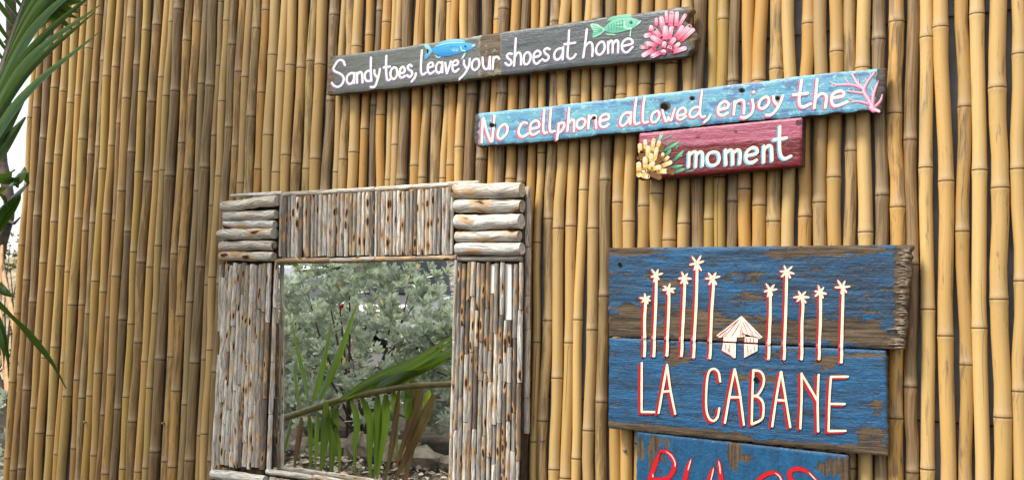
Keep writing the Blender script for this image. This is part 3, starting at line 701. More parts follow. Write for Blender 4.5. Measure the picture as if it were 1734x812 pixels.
board(sg, 'plank', [(1020,420),(1030,419.5),(1285,416.5),(1550,414)], [(1020,568),(1030,568.5),(1265,579.5),(1517,591),(1550,592)],
      [(0,1030),(1,1030.5)], [(0,1545),(.15,1541),(.25,1544),(.4,1537),(.5,1539),(.6,1534),(.75,1537),(.9,1531),(1,1531)], YF4, .026, c4, M['b4'], rough=(.9, 1.6), relief=.0011)
def c5(x, y, s_, t):
    c = mixc((.006, .112, .265), (.010, .058, .13), max(0, min(1, .4+.9*nz(x*.012, y*.05, 13))))
    wr = .25 + .34*nz(x*.018, y*.15, 16)
    bl = interp([(1030,712),(1200,725),(1300,744),(1400,750),(1505,752)], x)
    wr = max(wr, .95*sstep(-5, 5, y-bl+5*nz(x*.03, 3)))
    wr = max(wr, patches(x, y, [(1145,605,30,18,.7),(1130,590,40,14,.55),(1400,612,28,14,.85),(1470,600,50,6,.75),(1290,640,60,7,1.0),(1120,690,40,8,.5),(1485,690,16,30,.55),(1330,600,60,10,.5),(1480,740,40,20,.7)]))
    return c, wr
board(sg, 'plank', [(1020,570.3),(1030,570.8),(1265,582),(1500,593.5),(1510,594)], [(1020,722.5),(1030,724),(1265,747),(1503,772),(1510,772.8)],
      [(0,1031),(1,1029.5)], [(0,1500),(1,1503)], YF4+.001, .025, c5, M['b4'], rough=(.9, .8), relief=.0011)
# frayed splinters at the right end of the upper plank
M['splint'] = mat_plain('bare_splinter', (.30, .24, .17), .85, .3, 0, .4, 90, .4)
for i in range(80):
    y = random.uniform(418, 589); x1 = 1542 - (y-420)/170*10 + random.uniform(-5, .8) + (2.5 if random.random() < .06 else 0); x0 = x1-random.uniform(6, 19) - (14 if random.random() < .08 else 0)
    a, b = wp(x0, y, YF4-.0016), wp(x1, y+random.uniform(-1.5, 1.5), YF4-.0012-random.random()*.003)
    mb = MB(); h = random.uniform(.0009, .0019); mb.tube([a, a.lerp(b, .5)+Vector((0, -.0008, 0)), b], [h*.4, h, h*.25], 5)
    mk('splinter', mb, M['splint'], sg, smooth=False)
A = Art(sg, YF4, (1020, 410, 4.06))
palms = []
for (tx, ty, bx, by, sx, sy, r) in ((298,400,290,780,298,388,40),(372,245,355,780,370,226,46),(460,345,445,775,456,322,46),(567,270,545,780,565,245,46),(652,190,628,790,650,145,58),(765,270,740,795,758,245,54)): palms.append((1020, tx, ty, bx, by, sx, sy, r))
for (tx, ty, bx, by, sx, sy, r) in ((100,340,88,800,98,328,46),(212,225,195,800,212,200,50),(325,400,315,800,312,372,52),(445,365,435,800,444,340,46),(600,320,588,822,595,308,54)): palms.append((1280, tx, ty, bx, by, sx, sy, r))
for k, (ox, tx, ty, bx, by, sx, sy, r) in enumerate(palms):
    A.crop = (ox, 410, 4.06)
    jx = ox+lerp(tx, bx, .75)/4.06; jy = (interp([(1030,569.6),(1265,580.8),(1517,592.3)], jx)-410)*4.06
    f = (jy-ty)/(by-ty); mx = lerp(tx, bx, f)
    trunk = [(sx, sy), (tx, ty+30), (lerp(tx, bx, f*.5)+random.uniform(-4, 4), lerp(ty, jy, .5)), (mx, jy-6)]
    stub = [(mx, jy+8), (lerp(mx, bx, .5)+2, lerp(jy, by, .5)), (bx, by)]
    star = []
    a0 = random.uniform(0, 1)
    for q in range(6):
        an = a0+q*math.pi/3+random.uniform(-.22, .22); rr = r*random.uniform(.8, 1.1); star.append([(sx, sy), (sx+rr*math.cos(an), sy+rr*.95*math.sin(an))])
    fb = MB()
    for st in [trunk, stub]: A.stroke(fb, st, 9.5, (.88,.80,.58), lift=.0018)
    for st in star: A.stroke(fb, st, 7.5, (.88,.80,.58), lift=.0018, taper=(1, .6))
    o = mk('painted_palm', fb, M['paint'], sg)
    fb = MB()
    for st in [trunk, stub]: A.stroke(fb, st, 12, RED, lift=.0008, off=(-3.3, 1.0))
    for st in star: A.stroke(fb, st, 11, RED, lift=.0008, off=(-1.4, .9), taper=(1, .7))
    mk('red_edge', fb, M['paint'], o)
A.crop = (1190, 520, 8.12)
fb = MB(); fr = MB()
CR = (.88, .82, .66)
roof = [(535,115),(680,260),(825,410),(785,432),(700,385),(600,365),(575,405),(470,410),(420,405),(330,395),(230,415),(190,385),(360,255)]
A.fill(fb, roof, CR, lift=.0020, smooth=False); A.fill(fr, roof, RED, lift=.0008, off=(-1.8, 1.2), smooth=False)
for poly in ([(290,400),(470,400),(465,470),(285,462)],[(580,400),(760,415),(758,482),(578,474)],[(282,486),(458,492),(455,690),(430,697),(385,655),(265,590)],[(570,500),(755,508),(755,595),(640,655),(572,692)]):
    A.fill(fb, poly, CR, lift=.0018, smooth=False); A.fill(fr, poly, RED, lift=.0007, off=(-1.6, 1.2), smooth=False)
for st in ([(500,170),(300,400)],[(525,200),(400,395)],[(545,180),(620,360)],[(560,170),(700,370)],[(520,150),(235,385)],[(540,220),(540,390)],[(345,290),(210,395)],[(330,330),(262,415)],[(520,290),(515,400)],[(555,330),(560,400)],[(640,340),(700,395)],[(690,300),(800,415)],[(600,380),(590,400)],[(320,495),(318,585)],[(365,500),(368,625)],[(350,560),(352,600)],[(620,510),(625,650)],[(665,560),(665,630)],[(712,515),(715,600)],[(610,410),(600,470)],[(655,410),(655,478)],[(700,415),(700,480)]):
    A.stroke(fb, st, 4.5, (.55, .03, .05), lift=.0030, taper=(.15, .9))
o = mk('painted_hut', fb, M['paint'], sg); mk('red_edge', fr, M['paint'], o)
def put4(Ls, hw):
    for L in Ls: A.letter(L, hw, (.88,.80,.58), RED, (-4.3, 2.6), hw*1.3, lift=.0012)
A.crop = (1075, 600, 6.767)
put4(([[(82,95),(80,400),(80,650)],[(82,652),(225,655)]],[[(372,115),(330,350),(275,665)],[(372,115),(410,400),(465,675)],[(325,420),(410,415)]],
 [[(980,305),(960,200),(905,160),(850,200),(825,350),(820,600),(850,720),(905,755),(950,710),(970,610)]],
 [[(1145,165),(1090,450),(1035,775)],[(1149,172),(1203,432),(1252,800)],[(1090,485),(1215,485)]]), 12.5)
A.crop = (1240, 610, 6.248)
put4(([[(225,100),(215,350),(208,665)],[(225,100),(300,115),(335,180),(325,270),(270,360),(215,370)],[(215,372),(275,383),(325,440),(332,540),(310,620),(210,670)]],
 [[(515,120),(470,380),(425,690)],[(520,120),(555,330),(615,700)],[(470,415),(555,420)]],
 [[(735,135),(735,400),(722,715)],[(740,150),(830,300),(905,430)],[(915,150),(905,430),(910,745)]],
 [[(1045,170),(1030,400),(1020,740)],[(1020,742),(1200,740)],[(1050,170),(1225,168)],[(1035,455),(1190,457)]]), 12)
A.crop = (0, 0, 1)
for (hx, hy, hr) in ((1050,447.5,3.5),(1280.5,642,4.5)):
    fb = MB(); A.fill(fb, [(hx+hr*math.cos(k*.785), hy+hr*math.sin(k*.785)) for k in range(8)], (1, 1, 1), lift=.0040); mk('screw_hole', fb, M['dark'], sg)

# ---------------------------------------------------------------- sign 5: blue board below, red lettering
YF5 = -.072
sg = thing('wooden_sign', 'blue flaking board with glossy red lettering below the two plank sign', 'sign', wp(1255, 820, -.05), 'blue shop signs on the wall')
def c6(x, y, s_, t):
    c = mixc((.008, .11, .25), (.010, .068, .16), max(0, min(1, .4+.9*nz(x*.05, y*.012, 23))))
    wr = .06 + .18*nz(x*.11, y*.02, 26)
    def pt(cx, cy, rx, ry, k):
        d = math.hypot((x-cx)/rx, (y-cy)/ry) + .5*nz(x*.12, y*.06, cx)
        return k*(1-sstep(.6, 1.0, d))
    for q in ((1085,760,9,22,.9),(1110,750,14,18,.9),(1103,775,8,26,.8),(1130,750,6,12,.8),(1242,765,13,32,1.1),(1262,775,14,8,1.0),(1415,790,34,20,1.1),(1432,815,14,40,1.0),(1120,785,8,24,.6)): wr = max(wr, pt(*q))
    return c, wr
M['b5'] = mat_board('blue_flaking_board', 'y', ((.04, .028, .018), (.15, .10, .055)), .46, 1.0, dk=.6)
board(sg, 'plank', [(1070,728),(1078.5,729.5),(1265,750.5),(1436,770),(1445,771)], [(1070,905),(1076,906),(1260,930),(1445,956)], [(0,1078.5),(1,1076)], [(0,1436),(1,1439)], YF5, .022, c6, M['b5'], gx=False, rough=(.7, .8))
A = Art(sg, YF5, (1075, 730, 9.126))
RD = (.56, .004, .012)
def put5(Ls, hl):
    for L in Ls:
        a = MB()
        for st in L: A.stroke(a, st, 33, RD, lift=.0018, taper=(.5, .8), hw1=38, n=8)
        o = mk('letter', a, M['paint'], sg); b = MB()
        for st in L: A.stroke(b, st, 40, (.10, .005, .01), lift=.0006, taper=(.6, .8), hw1=44, n=8)
        mk('letter_edge', b, M['paint'], o)
    for st in hl:
        h = MB(); A.stroke(h, st, 9, (.85, .55, .50), (.86, .74, .68), lift=.0030, taper=(.3, .5)); mk('paint_highlight', h, M['paint'], sg)
put5(([[(385,312),(310,520),(230,748),(110,1150)],[(390,305),(440,298),(520,330),(600,440),(612,540),(570,650),(480,725),(260,740)]],
 [[(868,430),(820,560),(780,720),(690,1120)],[(690,1120),(900,1150)]],[[(1218,560),(1160,710),(1040,1180)],[(1290,440),(1318,600),(1390,1200)],[(1110,920),(1340,940)]]),
 ([(480,300),(570,370),(622,470),(625,535)],[(872,420),(850,500),(825,590)],[(1222,550),(1205,640),(1180,740)],[(1296,440),(1315,540),(1325,640)],[(280,650),(285,700)]))
A.crop = (1260, 730, 9.126)
put5(([[(585,745),(540,670),(450,632),(340,660),(220,760),(140,950),(220,1120),(420,1130),(470,980),(340,960)]],
 [[(1120,735),(1020,650),(920,592),(830,573),(740,592),(705,650),(725,740),(830,850),(680,960),(720,1110),(980,1150)]]),
 ([(480,630),(550,690),(585,760)],[(1000,625),(1060,690),(1115,750)]))

# ================================================================ DRIFTWOOD MIRROR
mir = thing('driftwood_mirror', 'large square mirror framed with grey driftwood sticks on the bamboo wall', 'mirror', wp(630, 930, -.05))
def quadbox(name, q, y0, y1, mat, parent=mir):
    """slab with a four-cornered front given in photo pixels (tl, tr, br, bl)"""
    mb = MB(); f = [mb.vert(wp(x, y, y0), (x*.001, y*.001, 0)) for x, y in q]
    b = [mb.vert((mb.v[i][0], y1, mb.v[i][2]), mb.tc[i]) for i in f]
    mb.face(f[0], f[3], f[2], f[1]); mb.face(*b)
    for i in range(4): mb.face(f[i], f[(i+1) % 4], b[(i+1) % 4], b[i])
    return mk(name, mb, mat, parent, smooth=False)
mb = MB(); f_ = [mb.vert(mhit(x, y)[0]) for x, y in ((468, 440), (776, 436), (766, 850), (452, 800))]; b_ = [mb.vert(Vector(mb.v[i])-MN*.005) for i in f_]
mb.face(f_[0], f_[3], f_[2], f_[1]); mb.face(*b_)
for i in range(4): mb.face(f_[i], f_[(i+1) % 4], b_[(i+1) % 4], b_[i])
mk('glass', mb, M['glass'], mir, smooth=False)
quadbox('frame_panel', [(384, 340), (884, 322), (886, 446), (384, 446)], -.079, -.046, M['mback'])
quadbox('frame_panel', [(384, 447), (464, 447), (451, 797), (372, 790)], -.079, -.046, M['mback'])
quadbox('frame_panel', [(775, 447), (885, 447), (882, 858), (765, 850)], -.079, -.046, M['mback'])
quadbox('frame_panel', [(372, 798), (882, 862), (880, 968), (366, 890)], -.079, -.046, M['mback'])
D1 = (.84, .77, .65); D2 = (.72, .67, .58); D3 = (.45, .42, .37); D4 = (.90, .86, .76); D5 = (.40, .29, .18); D6 = (.20, .17, .14)
TONES = (D1, D2, D1, D3, D4, D5, D3, D6, D2)
def stick(name, a, b, ra, y0, tone=None, knot=1.0, rb=None, seg=9, bow=.0, squash=.9):
    """driftwood piece from photo place a to b, half thickness ra pixels, its axis y0"""
    A_, B_ = wp(*a, y0), wp(*b, y0)
    ax = (B_-A_); horiz = abs(ax.x) > abs(ax.z)
    mx, my = (a[0]+b[0])/2, (a[1]+b[1])/2
    def rad(px):
        if horiz: return abs((wp(mx, my-px, y0)-wp(mx, my+px, y0)).z)/2
        d = abs((wp(mx-px, my, y0)-wp(mx+px, my, y0)).x)/2; return d*.86
    r0 = rad(ra); r1 = rad(rb if rb else ra); n = max(5, int(ax.length/.016)); sd = random.uniform(0, 99)
    pts, rs = [], []
    side = Vector((0, 0, 1)) if horiz else Vector((1, 0, 0))
    for i in range(n+1):
        t = i/n; r = lerp(r0, r1, t)*(1+.10*nz(sd, t*ax.length*22)+.06*nz(sd+3, t*ax.length*55))
        e = min(t, 1-t)*ax.length
        if e < r*.2: r *= .93
        p = A_+ax*t + side*(r0*.22*nz(sd+8, t*ax.length*9)) + Vector((0, -bow*math.sin(math.pi*t)+r0*.15*nz(sd+5, t*ax.length*9), 0))
        pts.append(p); rs.append(r)
    mb = MB(); rows = mb.tube(pts, rs, seg, True, None, ref=(0, 1, 0) if not horiz else (0, 1, 0), squash=squash)
    # uneven rind
    for k, v in enumerate(mb.v):
        q = Vector(v); d = nz(q.x*120+sd, q.z*120, q.y*120)*r0*.07
        mb.v[k] = (q.x+d, q.y+d*.6, q.z+d)
    t_ = vary(tone or random.choice(TONES), .16)
    return mk(name, mb, M['log' if name == 'corner_log' else 'drift'], mir, color=(*t_, knot))
# corner logs, top left and top right
for (x0, x1, ya, yb, th) in ((392,478,332,327,7),(378,470,350,340,18),(382,468,366,363,16),(381,466,380,380,13.5),(372,465,397.5,395,19),(375,464,416,416,16.5),(375,464,434,434,16)):
    stick('corner_log', (x0, ya), (x1, yb), th/2, -.098 if th > 8 else -.070, random.choice((D4, D4, D4, D1)), 1.0 if th > 8 else .2, seg=14, squash=1.0)
for (x0, x1, ya, yb, th) in ((770,884,324,322,26),(773,884,349,349,23),(773,883,375.5,375,26),(774,880,400,399,19),(774,884,422,420,22),(774,884,438,438,9.5)):
    stick('corner_log', (x0, ya), (x1, yb), th/2, -.096 if th > 10 else -.092, random.choice((D4, D4, D4, D1)) if th > 10 else D3, 1.0, seg=14, squash=1.0)
# bottom corners, mostly below the frame
for k in range(5):
    stick('corner_log', (360, 801+k*19), (450, 812+k*20), 8.5, -.098, D4, .7, seg=14, squash=1.0)
    stick('corner_log', (762, 862+k*22), (886, 874+k*23), 10, -.098, D1, .7, seg=14, squash=1.0)
# top rail: upright sticks between two trims
x = 474.0
while x < 768:
    w_ = random.uniform(2.7, 4.3); x += w_
    t = (x-470)/300
    yt = lerp(334, 319, t) - random.uniform(-1, 2); yb = lerp(436, 431, t)+random.uniform(-2, 1)
    stick('driftwood_stick', (x, yt), (x-1.5+random.uniform(-1, 1), yb), w_*.98, -.090-random.uniform(0, .005), None, 1.0)
    x += w_*.92
stick('driftwood_stick', (758, 350), (754, 418), 2.6, -.106, D4, .3)
for a, b in (((478,329.5),(560,325)),((560,324.6),(635,320)),((636,320.5),(699,316.5)),((700,316.5),(770,311.5)),((760,311.5),(812,309.5))): stick('trim_stick', a, b, 4.2, -.082, D1, .1, seg=10)
for a, b in (((470,441.5),(560,440)),((560,440.5),(636,438)),((637,438.5),(705,437)),((705,437.5),(774,435.5))): stick('trim_stick', a, b, 4.4, -.096, random.choice((D3, D5)), .9, seg=10)
# left side
cols = 11
for c in range(cols):
    u = (c+.5)/cols; y = 446+random.uniform(-2, 3); yend = lerp(788, 795, u)
    xt, xb = lerp(382, 460, u), lerp(366, 447, u)
    while y < yend-8:
        y2 = min(yend, y+random.uniform(45, 170))
        if yend-y2 < 25: y2 = yend+random.uniform(-3, 2)
        f0, f1 = (y-446)/346, (y2-446)/346; j = random.uniform(-.8, .8)
        stick('driftwood_stick', (lerp(xt, xb, f0)+j, y), (lerp(xt, xb, f1)+j, y2-1), random.uniform(3.4, 4.7), -.090-random.uniform(0, .008))
        y = y2
for (ya, yb) in ((440, 520), (521, 612), (613, 700), (701, 797)):
    stick('trim_stick', (lerp(468.5, 455, (ya-440)/357), ya), (lerp(468.5, 455, (yb-440)/357), yb), 3.6, -.092, D2, .8)
stick('side_stick', (381, 352), (379, 440), 3.5, -.066, D2, .3); stick('side_stick', (376, 448), (372, 560), 4, -.070, D1, .3)
stick('side_stick', (373, 600), (362, 800), 4.5, -.078, D1, .2); stick('side_stick', (380, 470), (377, 680), 5.6, -.100, D4, .4)
# right side, with two slots where sticks have gone
cols = 14
for c in range(cols):
    u = (c+.5)/cols; y = 444+random.uniform(-2, 3); yend = 852+8*u
    xt, xb = lerp(775, 886, u), lerp(763, 880, u)
    if c == 7: y = 497
    if c in (10, 11): y = 542
    while y < yend-8:
        y2 = min(yend, y+random.uniform(45, 170))
        if yend-y2 < 25: y2 = yend
        f0, f1 = (y-446)/410, (y2-446)/410; j = random.uniform(-.8, .8)
        stick('driftwood_stick', (lerp(xt, xb, f0)+j, y), (lerp(xt, xb, f1)+j, y2-1), random.uniform(3.5, 4.9), -.090-random.uniform(0, .007))
        y = y2
o = quadbox('filler_strip', [(831, 447), (838, 447), (836, 496), (830, 496)], -.0885, -.0795, M['white']); o['label'] = 'narrow white plaster slot where a stick is missing'
o = quadbox('filler_strip', [(855, 446), (866, 447), (866, 541), (856, 541)], -.0885, -.0795, M['white']); o['label'] = 'wider white plaster slot where a stick is missing'
for (ya, yb) in ((430, 480), (481, 575), (576, 650), (651, 740), (741, 850)):
    stick('trim_stick', (lerp(773, 762, (ya-430)/420), ya), (lerp(773, 762, (yb-430)/420), yb), 3.4, -.094, D2, .9)
for (ya, yb) in ((316, 417), (418.5, 500), (501, 557), (558, 672), (673, 733)): stick('side_stick', (894-(ya-316)*.006, ya), (894-(yb-316)*.006, yb), 6.2, -.058, D2, .5, seg=10)
for c in range(26):
    u = (c+.5)/26; x = lerp(456, 760, u)
    stick('driftwood_stick', (x, lerp(806, 860, u)), (x-3, lerp(888, 950, u)), 6, -.090-random.uniform(0, .005))
for a, b in (((452,797),(530,808)),((531,808),(610,820)),((611,820),(690,833)),((691,833),(764,845))): stick('trim_stick', a, b, 5, -.096, D2, .6, seg=10)

# ================================================================ PALM BESIDE THE WALL
M['palm'] = mat_leaf('palm_leaflet', (.022, .060, .014), (.050, .110, .026), .27, .30)
M['palmsheen'] = mat_leaf('palm_leaflet_sheen', (.035, .085, .038), (.085, .150, .085), .24, .22)
[n for n in M['palmsheen'].node_tree.nodes if n.type == 'BSDF_PRINCIPLED'][0].inputs['Coat Weight'].default_value = .6
M['palmdry'] = mat_leaf('dry_leaflet', (.10, .060, .035), (.20, .135, .085), .8, .10)
M['rachis'] = mat_plain('palm_rachis', (.17, .165, .06), .5, .4, 0, .25, 30)
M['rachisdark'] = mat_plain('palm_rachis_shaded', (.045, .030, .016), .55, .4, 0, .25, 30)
M['palmtrunk'] = mat_plain('palm_trunk', (.17, .14, .105), .9, .2, 0, .35, 18, .8)
PALM = Vector((-4.5, -1.75, 0))
palm = thing('coconut_palm', 'green coconut palm at the left end of the bamboo wall', 'palm', PALM)
mb = MB(); pts = [PALM+Vector((.10*math.sin(i*.5)*.4, .05*i*.1, i*.2)) for i in range(9)]
mb.tube(pts, [.17-.006*i+(.012 if i % 2 else 0) for i in range(9)], 14); mk('trunk', mb, M['palmtrunk'], palm)
def leaflet(frond, pts, hw, mat, tint=(1, 1, 1), fold=.35, face=None, tip=.12, name='leaflet', n=7):
    """strap leaflet along 3-D pts, V-folded on its midrib"""
    C = [Vector(p) for p in curve([tuple(p) for p in pts], n)]; N_ = len(C); mb = MB(); rows = []; L = 0
    fc = Vector(face or (0, -1, 0)); brn = random.choice((0, 0, 1, 1))
    for i, p in enumerate(C):
        t = i/(N_-1); T = (C[min(i+1, N_-1)]-C[max(i-1, 0)]).normalized()
        sd_ = T.cross(fc).normalized(); nr = sd_.cross(T)
        if i: L += (p-C[i-1]).length
        h = hw*(lerp(.45, 1, min(1, t*5)))*(1 if t < .45 else lerp(1, tip, (t-.45)/.55))
        d = nr*(h*fold); tp = mixc(tint, (3.2, 1.5, .9), .7*sstep(.86, .98, t)*brn); mr = mixc(tp, (2.2, 2.2, 1.4), .30)
        rows.append([mb.vert(p+sd_*h-d, (h, L, 0), tp), mb.vert(p+sd_*h*.5-d*.4, (h*.5, L, 0), tp), mb.vert(p, (0, L, 0), mr), mb.vert(p-sd_*h*.5-d*.4, (-h*.5, L, 0), tp), mb.vert(p-sd_*h-d, (-h, L, 0), tp)])
    for a, b in zip(rows, rows[1:]):
        for k in range(4): mb.face(a[k], b[k], b[k+1], a[k+1])
    return mk(name, mb, mat, frond)
def rachis(name, pts, r0, r1, mat, n=8):
    C = curve([tuple(p) for p in pts], n); mb = MB(); m = len(C)
    mb.tube(C, [lerp(r0, r1, i/(m-1)) for i in range(m)], 9); return mk(name, mb, mat, palm)
def link(to):
    """petiole from the crown to the seen part of a frond"""
    a = PALM+Vector((0, 0, 1.6)); return [a, a.lerp(Vector(to), .5)+Vector((0, 0, .10)), Vector(to)]
# frond seen at the top left
fa = [wp(-75, 380, -.95), wp(-30, 225, -.86), wp(0, 136, -.80), wp(22, 68, -.74), wp(45, 0, -.68), wp(66, -80, -.62), wp(84, -170, -.58)]
F1 = rachis('frond', link(fa[0])[:-1]+fa, .020, .008, M['rachisdark'])
RC = [Vector(p) for p in curve([tuple(p) for p in fa], 8)]
for k in range(20):
    i = 3+int(k*(len(RC)-5)/19.); p = RC[i]
    t = i/len(RC); ln = lerp(.56, .36, t)*random.uniform(.9, 1.05)
    d = Vector((.54, .16+random.uniform(-.03, .03), .94)).normalized()
    mid = p+d*ln*.5+Vector((0, 0, .015*random.uniform(-1, 1))); end = p+d*ln+Vector((.03, .05, -.10*ln*random.uniform(.5, 1.2)))
    leaflet(F1, [p, mid, end], .0118, M['palmsheen'], (.65, .8, .6) if k % 2 else (2.3, 2.4, 2.5), -1.1 if k % 2 else -.45, face=(.45, -.55, -.7))  # pale bluish tint on every other leaflet paints in the sky's glints
    d = Vector((-.62, -.15, .60)).normalized(); leaflet(F1, [p, p+d*ln*.45, p+d*ln*.8+Vector((0, 0, -.1))], .018, M['palm'], (1.5, 1.6, .8), .4, face=(-.2, -.8, -.5))
# tip bundle hanging in front of the wall top
for q in range(6):
    a = wp(10+q*9, 75-q*22, -.62); b = wp(80+q*5, 30-q*8, -.5); c = wp(126+q*4, 50-q*16+random.uniform(-4, 4), -.44)
    leaflet(F1, [a, b, c], .022, M['palm'], (.8, .9, .8) if q % 2 else (1.3, 1.4, .7), .5, face=(.3, -.7, -.5))
for a, b, c, h in (((-40,262),(0,215),(40,170),.034),((-40,290),(2,246),(43,198),.026),((-50,230),(-5,180),(30,140),.03),((-30,240),(0,205),(26,178),.03)):
    leaflet(F1, [wp(*a, -.62), wp(*b, -.56), wp(*c, -.52)], h, M['palm'], (.75, .95, .8), .5, face=(.2, -.8, -.3))
# broad drooping leaflets lower down at the left edge
fb_ = [wp(-120, 360, -.85), wp(-70, 330, -.8), wp(-40, 312, -.75)]
F2 = rachis('frond', link(fb_[0])[:-1]+fb_, .016, .006, M['rachis'])
for pts, h, tn in (([(-40,312,-.75),(-5,296,-.66),(20,300,-.6),(30,318,-.58)],.034,(.7,.9,.75)),([(-45,322,-.75),(10,318,-.62),(34,292,-.55),(48,312,-.52)],.036,(1.5,1.7,.7)),
                  ([(-40,400,-.75),(0,352,-.66),(28,325,-.58),(49,308,-.52)],.036,(.65,.85,.7)),([(-35,420,-.74),(0,372,-.66),(24,340,-.6),(34,325,-.58)],.030,(1.3,1.6,.6)),([(-40,300,-.8),(-10,318,-.72),(12,350,-.66)],.04,(.8,1,.8))):
    leaflet(F2, [wp(x, y, z) for x, y, z in pts], h, M['palm'], tn, .3, face=(.1, -.9, .2))
# thin blade across the wall's lower left
fc_ = [wp(-150, 455, -.7), wp(-90, 462, -.62), wp(-45, 480, -.55)]
F3 = rachis('frond', link(fc_[0])[:-1]+fc_, .014, .005, M['rachis'])
for pts, h, tn in (([(-45,480,-.55),(0,522,-.46),(45,565,-.36),(85,612,-.28),(112,658,-.22)],.019,(.95,1.05,.8)),([(-45,470,-.6),(-10,482,-.52),(10,495,-.5),(24,503,-.48)],.016,(.8,1,.8)),
                  ([(-45,490,-.6),(-8,540,-.55),(10,600,-.52),(14,640,-.5)],.016,(.9,1.1,.8)),([(-50,500,-.6),(-15,545,-.56),(3,590,-.54),(6,625,-.52)],.015,(.8,1,.7))):
    leaflet(F3, [wp(x, y, z) for x, y, z in pts], h, M['palm'], tn, .4, face=(0, -.9, .4))
# the frond the mirror shows: spine nearly level, straps up and down
CX = lambda X, Y, d=1.30: pr(450+X/2.126, 430+Y/2.126, d)
fd = [CX(-120, 655, 1.42), CX(35, 600, 1.36), CX(150, 562, 1.33), CX(280, 520, 1.30), CX(400, 495, 1.28), CX(520, 475, 1.26), CX(670, 468, 1.22), CX(760, 470, 1.2)]
F4 = rachis('frond', link(fd[0])[:-1]+fd, .018, .012, M['rachis'])
G1, G2, G3, YL = (1.7, 1.75, .6), (1.1, 1.2, .6), (2.3, 2.2, .6), (9., 6.0, .6)
DRY = 'dry'
for pts, h, tn in (([(155,545),(125,400),(92,245)],.018,G3),([(170,530),(205,390),(235,245)],.024,G1),([(192,522),(265,350),(326,185)],.028,G1),([(120,555),(108,470),(105,390)],.014,G3),
  ([(270,520),(400,440),(540,375),(690,282)],.024,G2),([(285,518),(430,446),(560,385),(690,298)],.024,G1),([(310,512),(440,452),(560,398),(690,325)],.026,G2),([(340,508),(470,446),(600,388),(700,340)],.026,G1),([(375,502),(500,440),(620,390),(700,352)],.024,G2),([(410,497),(520,440),(690,362)],.022,G1),
  ([(155,575),(158,680),(160,790)],.020,G1),([(185,570),(180,670),(178,780)],.020,G3),([(215,530),(208,660),(195,800)],.036,G2),([(250,545),(238,680),(232,830)],.036,(.7,.8,.6)),
  ([(235,560),(262,700),(262,820)],.018,G1),([(305,525),(325,600),(318,700),(322,820)],.024,G1),([(345,515),(372,610),(370,720),(378,820)],.030,G1),([(400,505),(398,640),(392,800)],.030,G2),
  ([(432,505),(420,640),(398,820)],.034,G1),([(460,490),(462,560),(475,740)],.022,G1),([(500,485),(508,560),(508,650)],.034,G3),([(478,490),(452,690),(425,830)],.020,DRY),
  ([(530,455),(522,640),(500,830)],.042,DRY),([(605,505),(525,680),(455,830)],.030,DRY),([(560,480),(520,600),(470,760)],.030,DRY),([(588,488),(575,535),(563,575)],.018,YL),
  ([(92,590),(66,690),(42,780)],.016,G1),([(128,585),(112,690),(98,790)],.020,DRY),([(60,590),(50,700),(40,800)],.016,DRY)):
    dry = tn == DRY; h *= .85 if dry else .74
    leaflet(F4, [CX(x, y, 1.30-(.0 if y < 500 else .02)+random.uniform(-.03, .03)) for x, y in pts], h, M['palmdry' if dry else 'palm'], (1, 1, 1) if dry else tn, .35, face=(0, 1, 0), tip=.18)
# fronds overhead, out of the frame, shading the left end of the wall
for (tx, ty, tz, bend) in ((-3.3, -1.3, 3.7, .5), (-4.9, -.4, 3.6, .5), (-5.9, -2.2, 2.9, .5), (-4.2, -3.2, 3.2, .4), (-2.9, -.75, 3.5, .35), (-5.3, -3.1, 3.5, .4)):
    a = PALM+Vector((0, 0, 1.6)); e = Vector((tx, ty, tz)); mid = a.lerp(e, .5)+Vector((0, 0, bend))
    FO = rachis('frond', [a, mid, e], .024, .006, M['rachis']); CC = [Vector(p) for p in curve([tuple(a), tuple(mid), tuple(e)], 16)]
    for i in range(7, len(CC)):
        T = (CC[min(i+1, len(CC)-1)]-CC[i-1]).normalized(); S = T.cross(Vector((0, 0, 1))).normalized()
        for sg_ in (-1, 1):
            d = (S*sg_*.8+T*.6+Vector((0, 0, -.10))).normalized(); ln = random.uniform(.45, .62)
            leaflet(FO, [CC[i], CC[i]+d*ln*.5, CC[i]+d*ln+Vector((0, 0, -.16))], .021, M['palm'], (1, 1, 1), .4, face=(0, 0, -1), n=3)

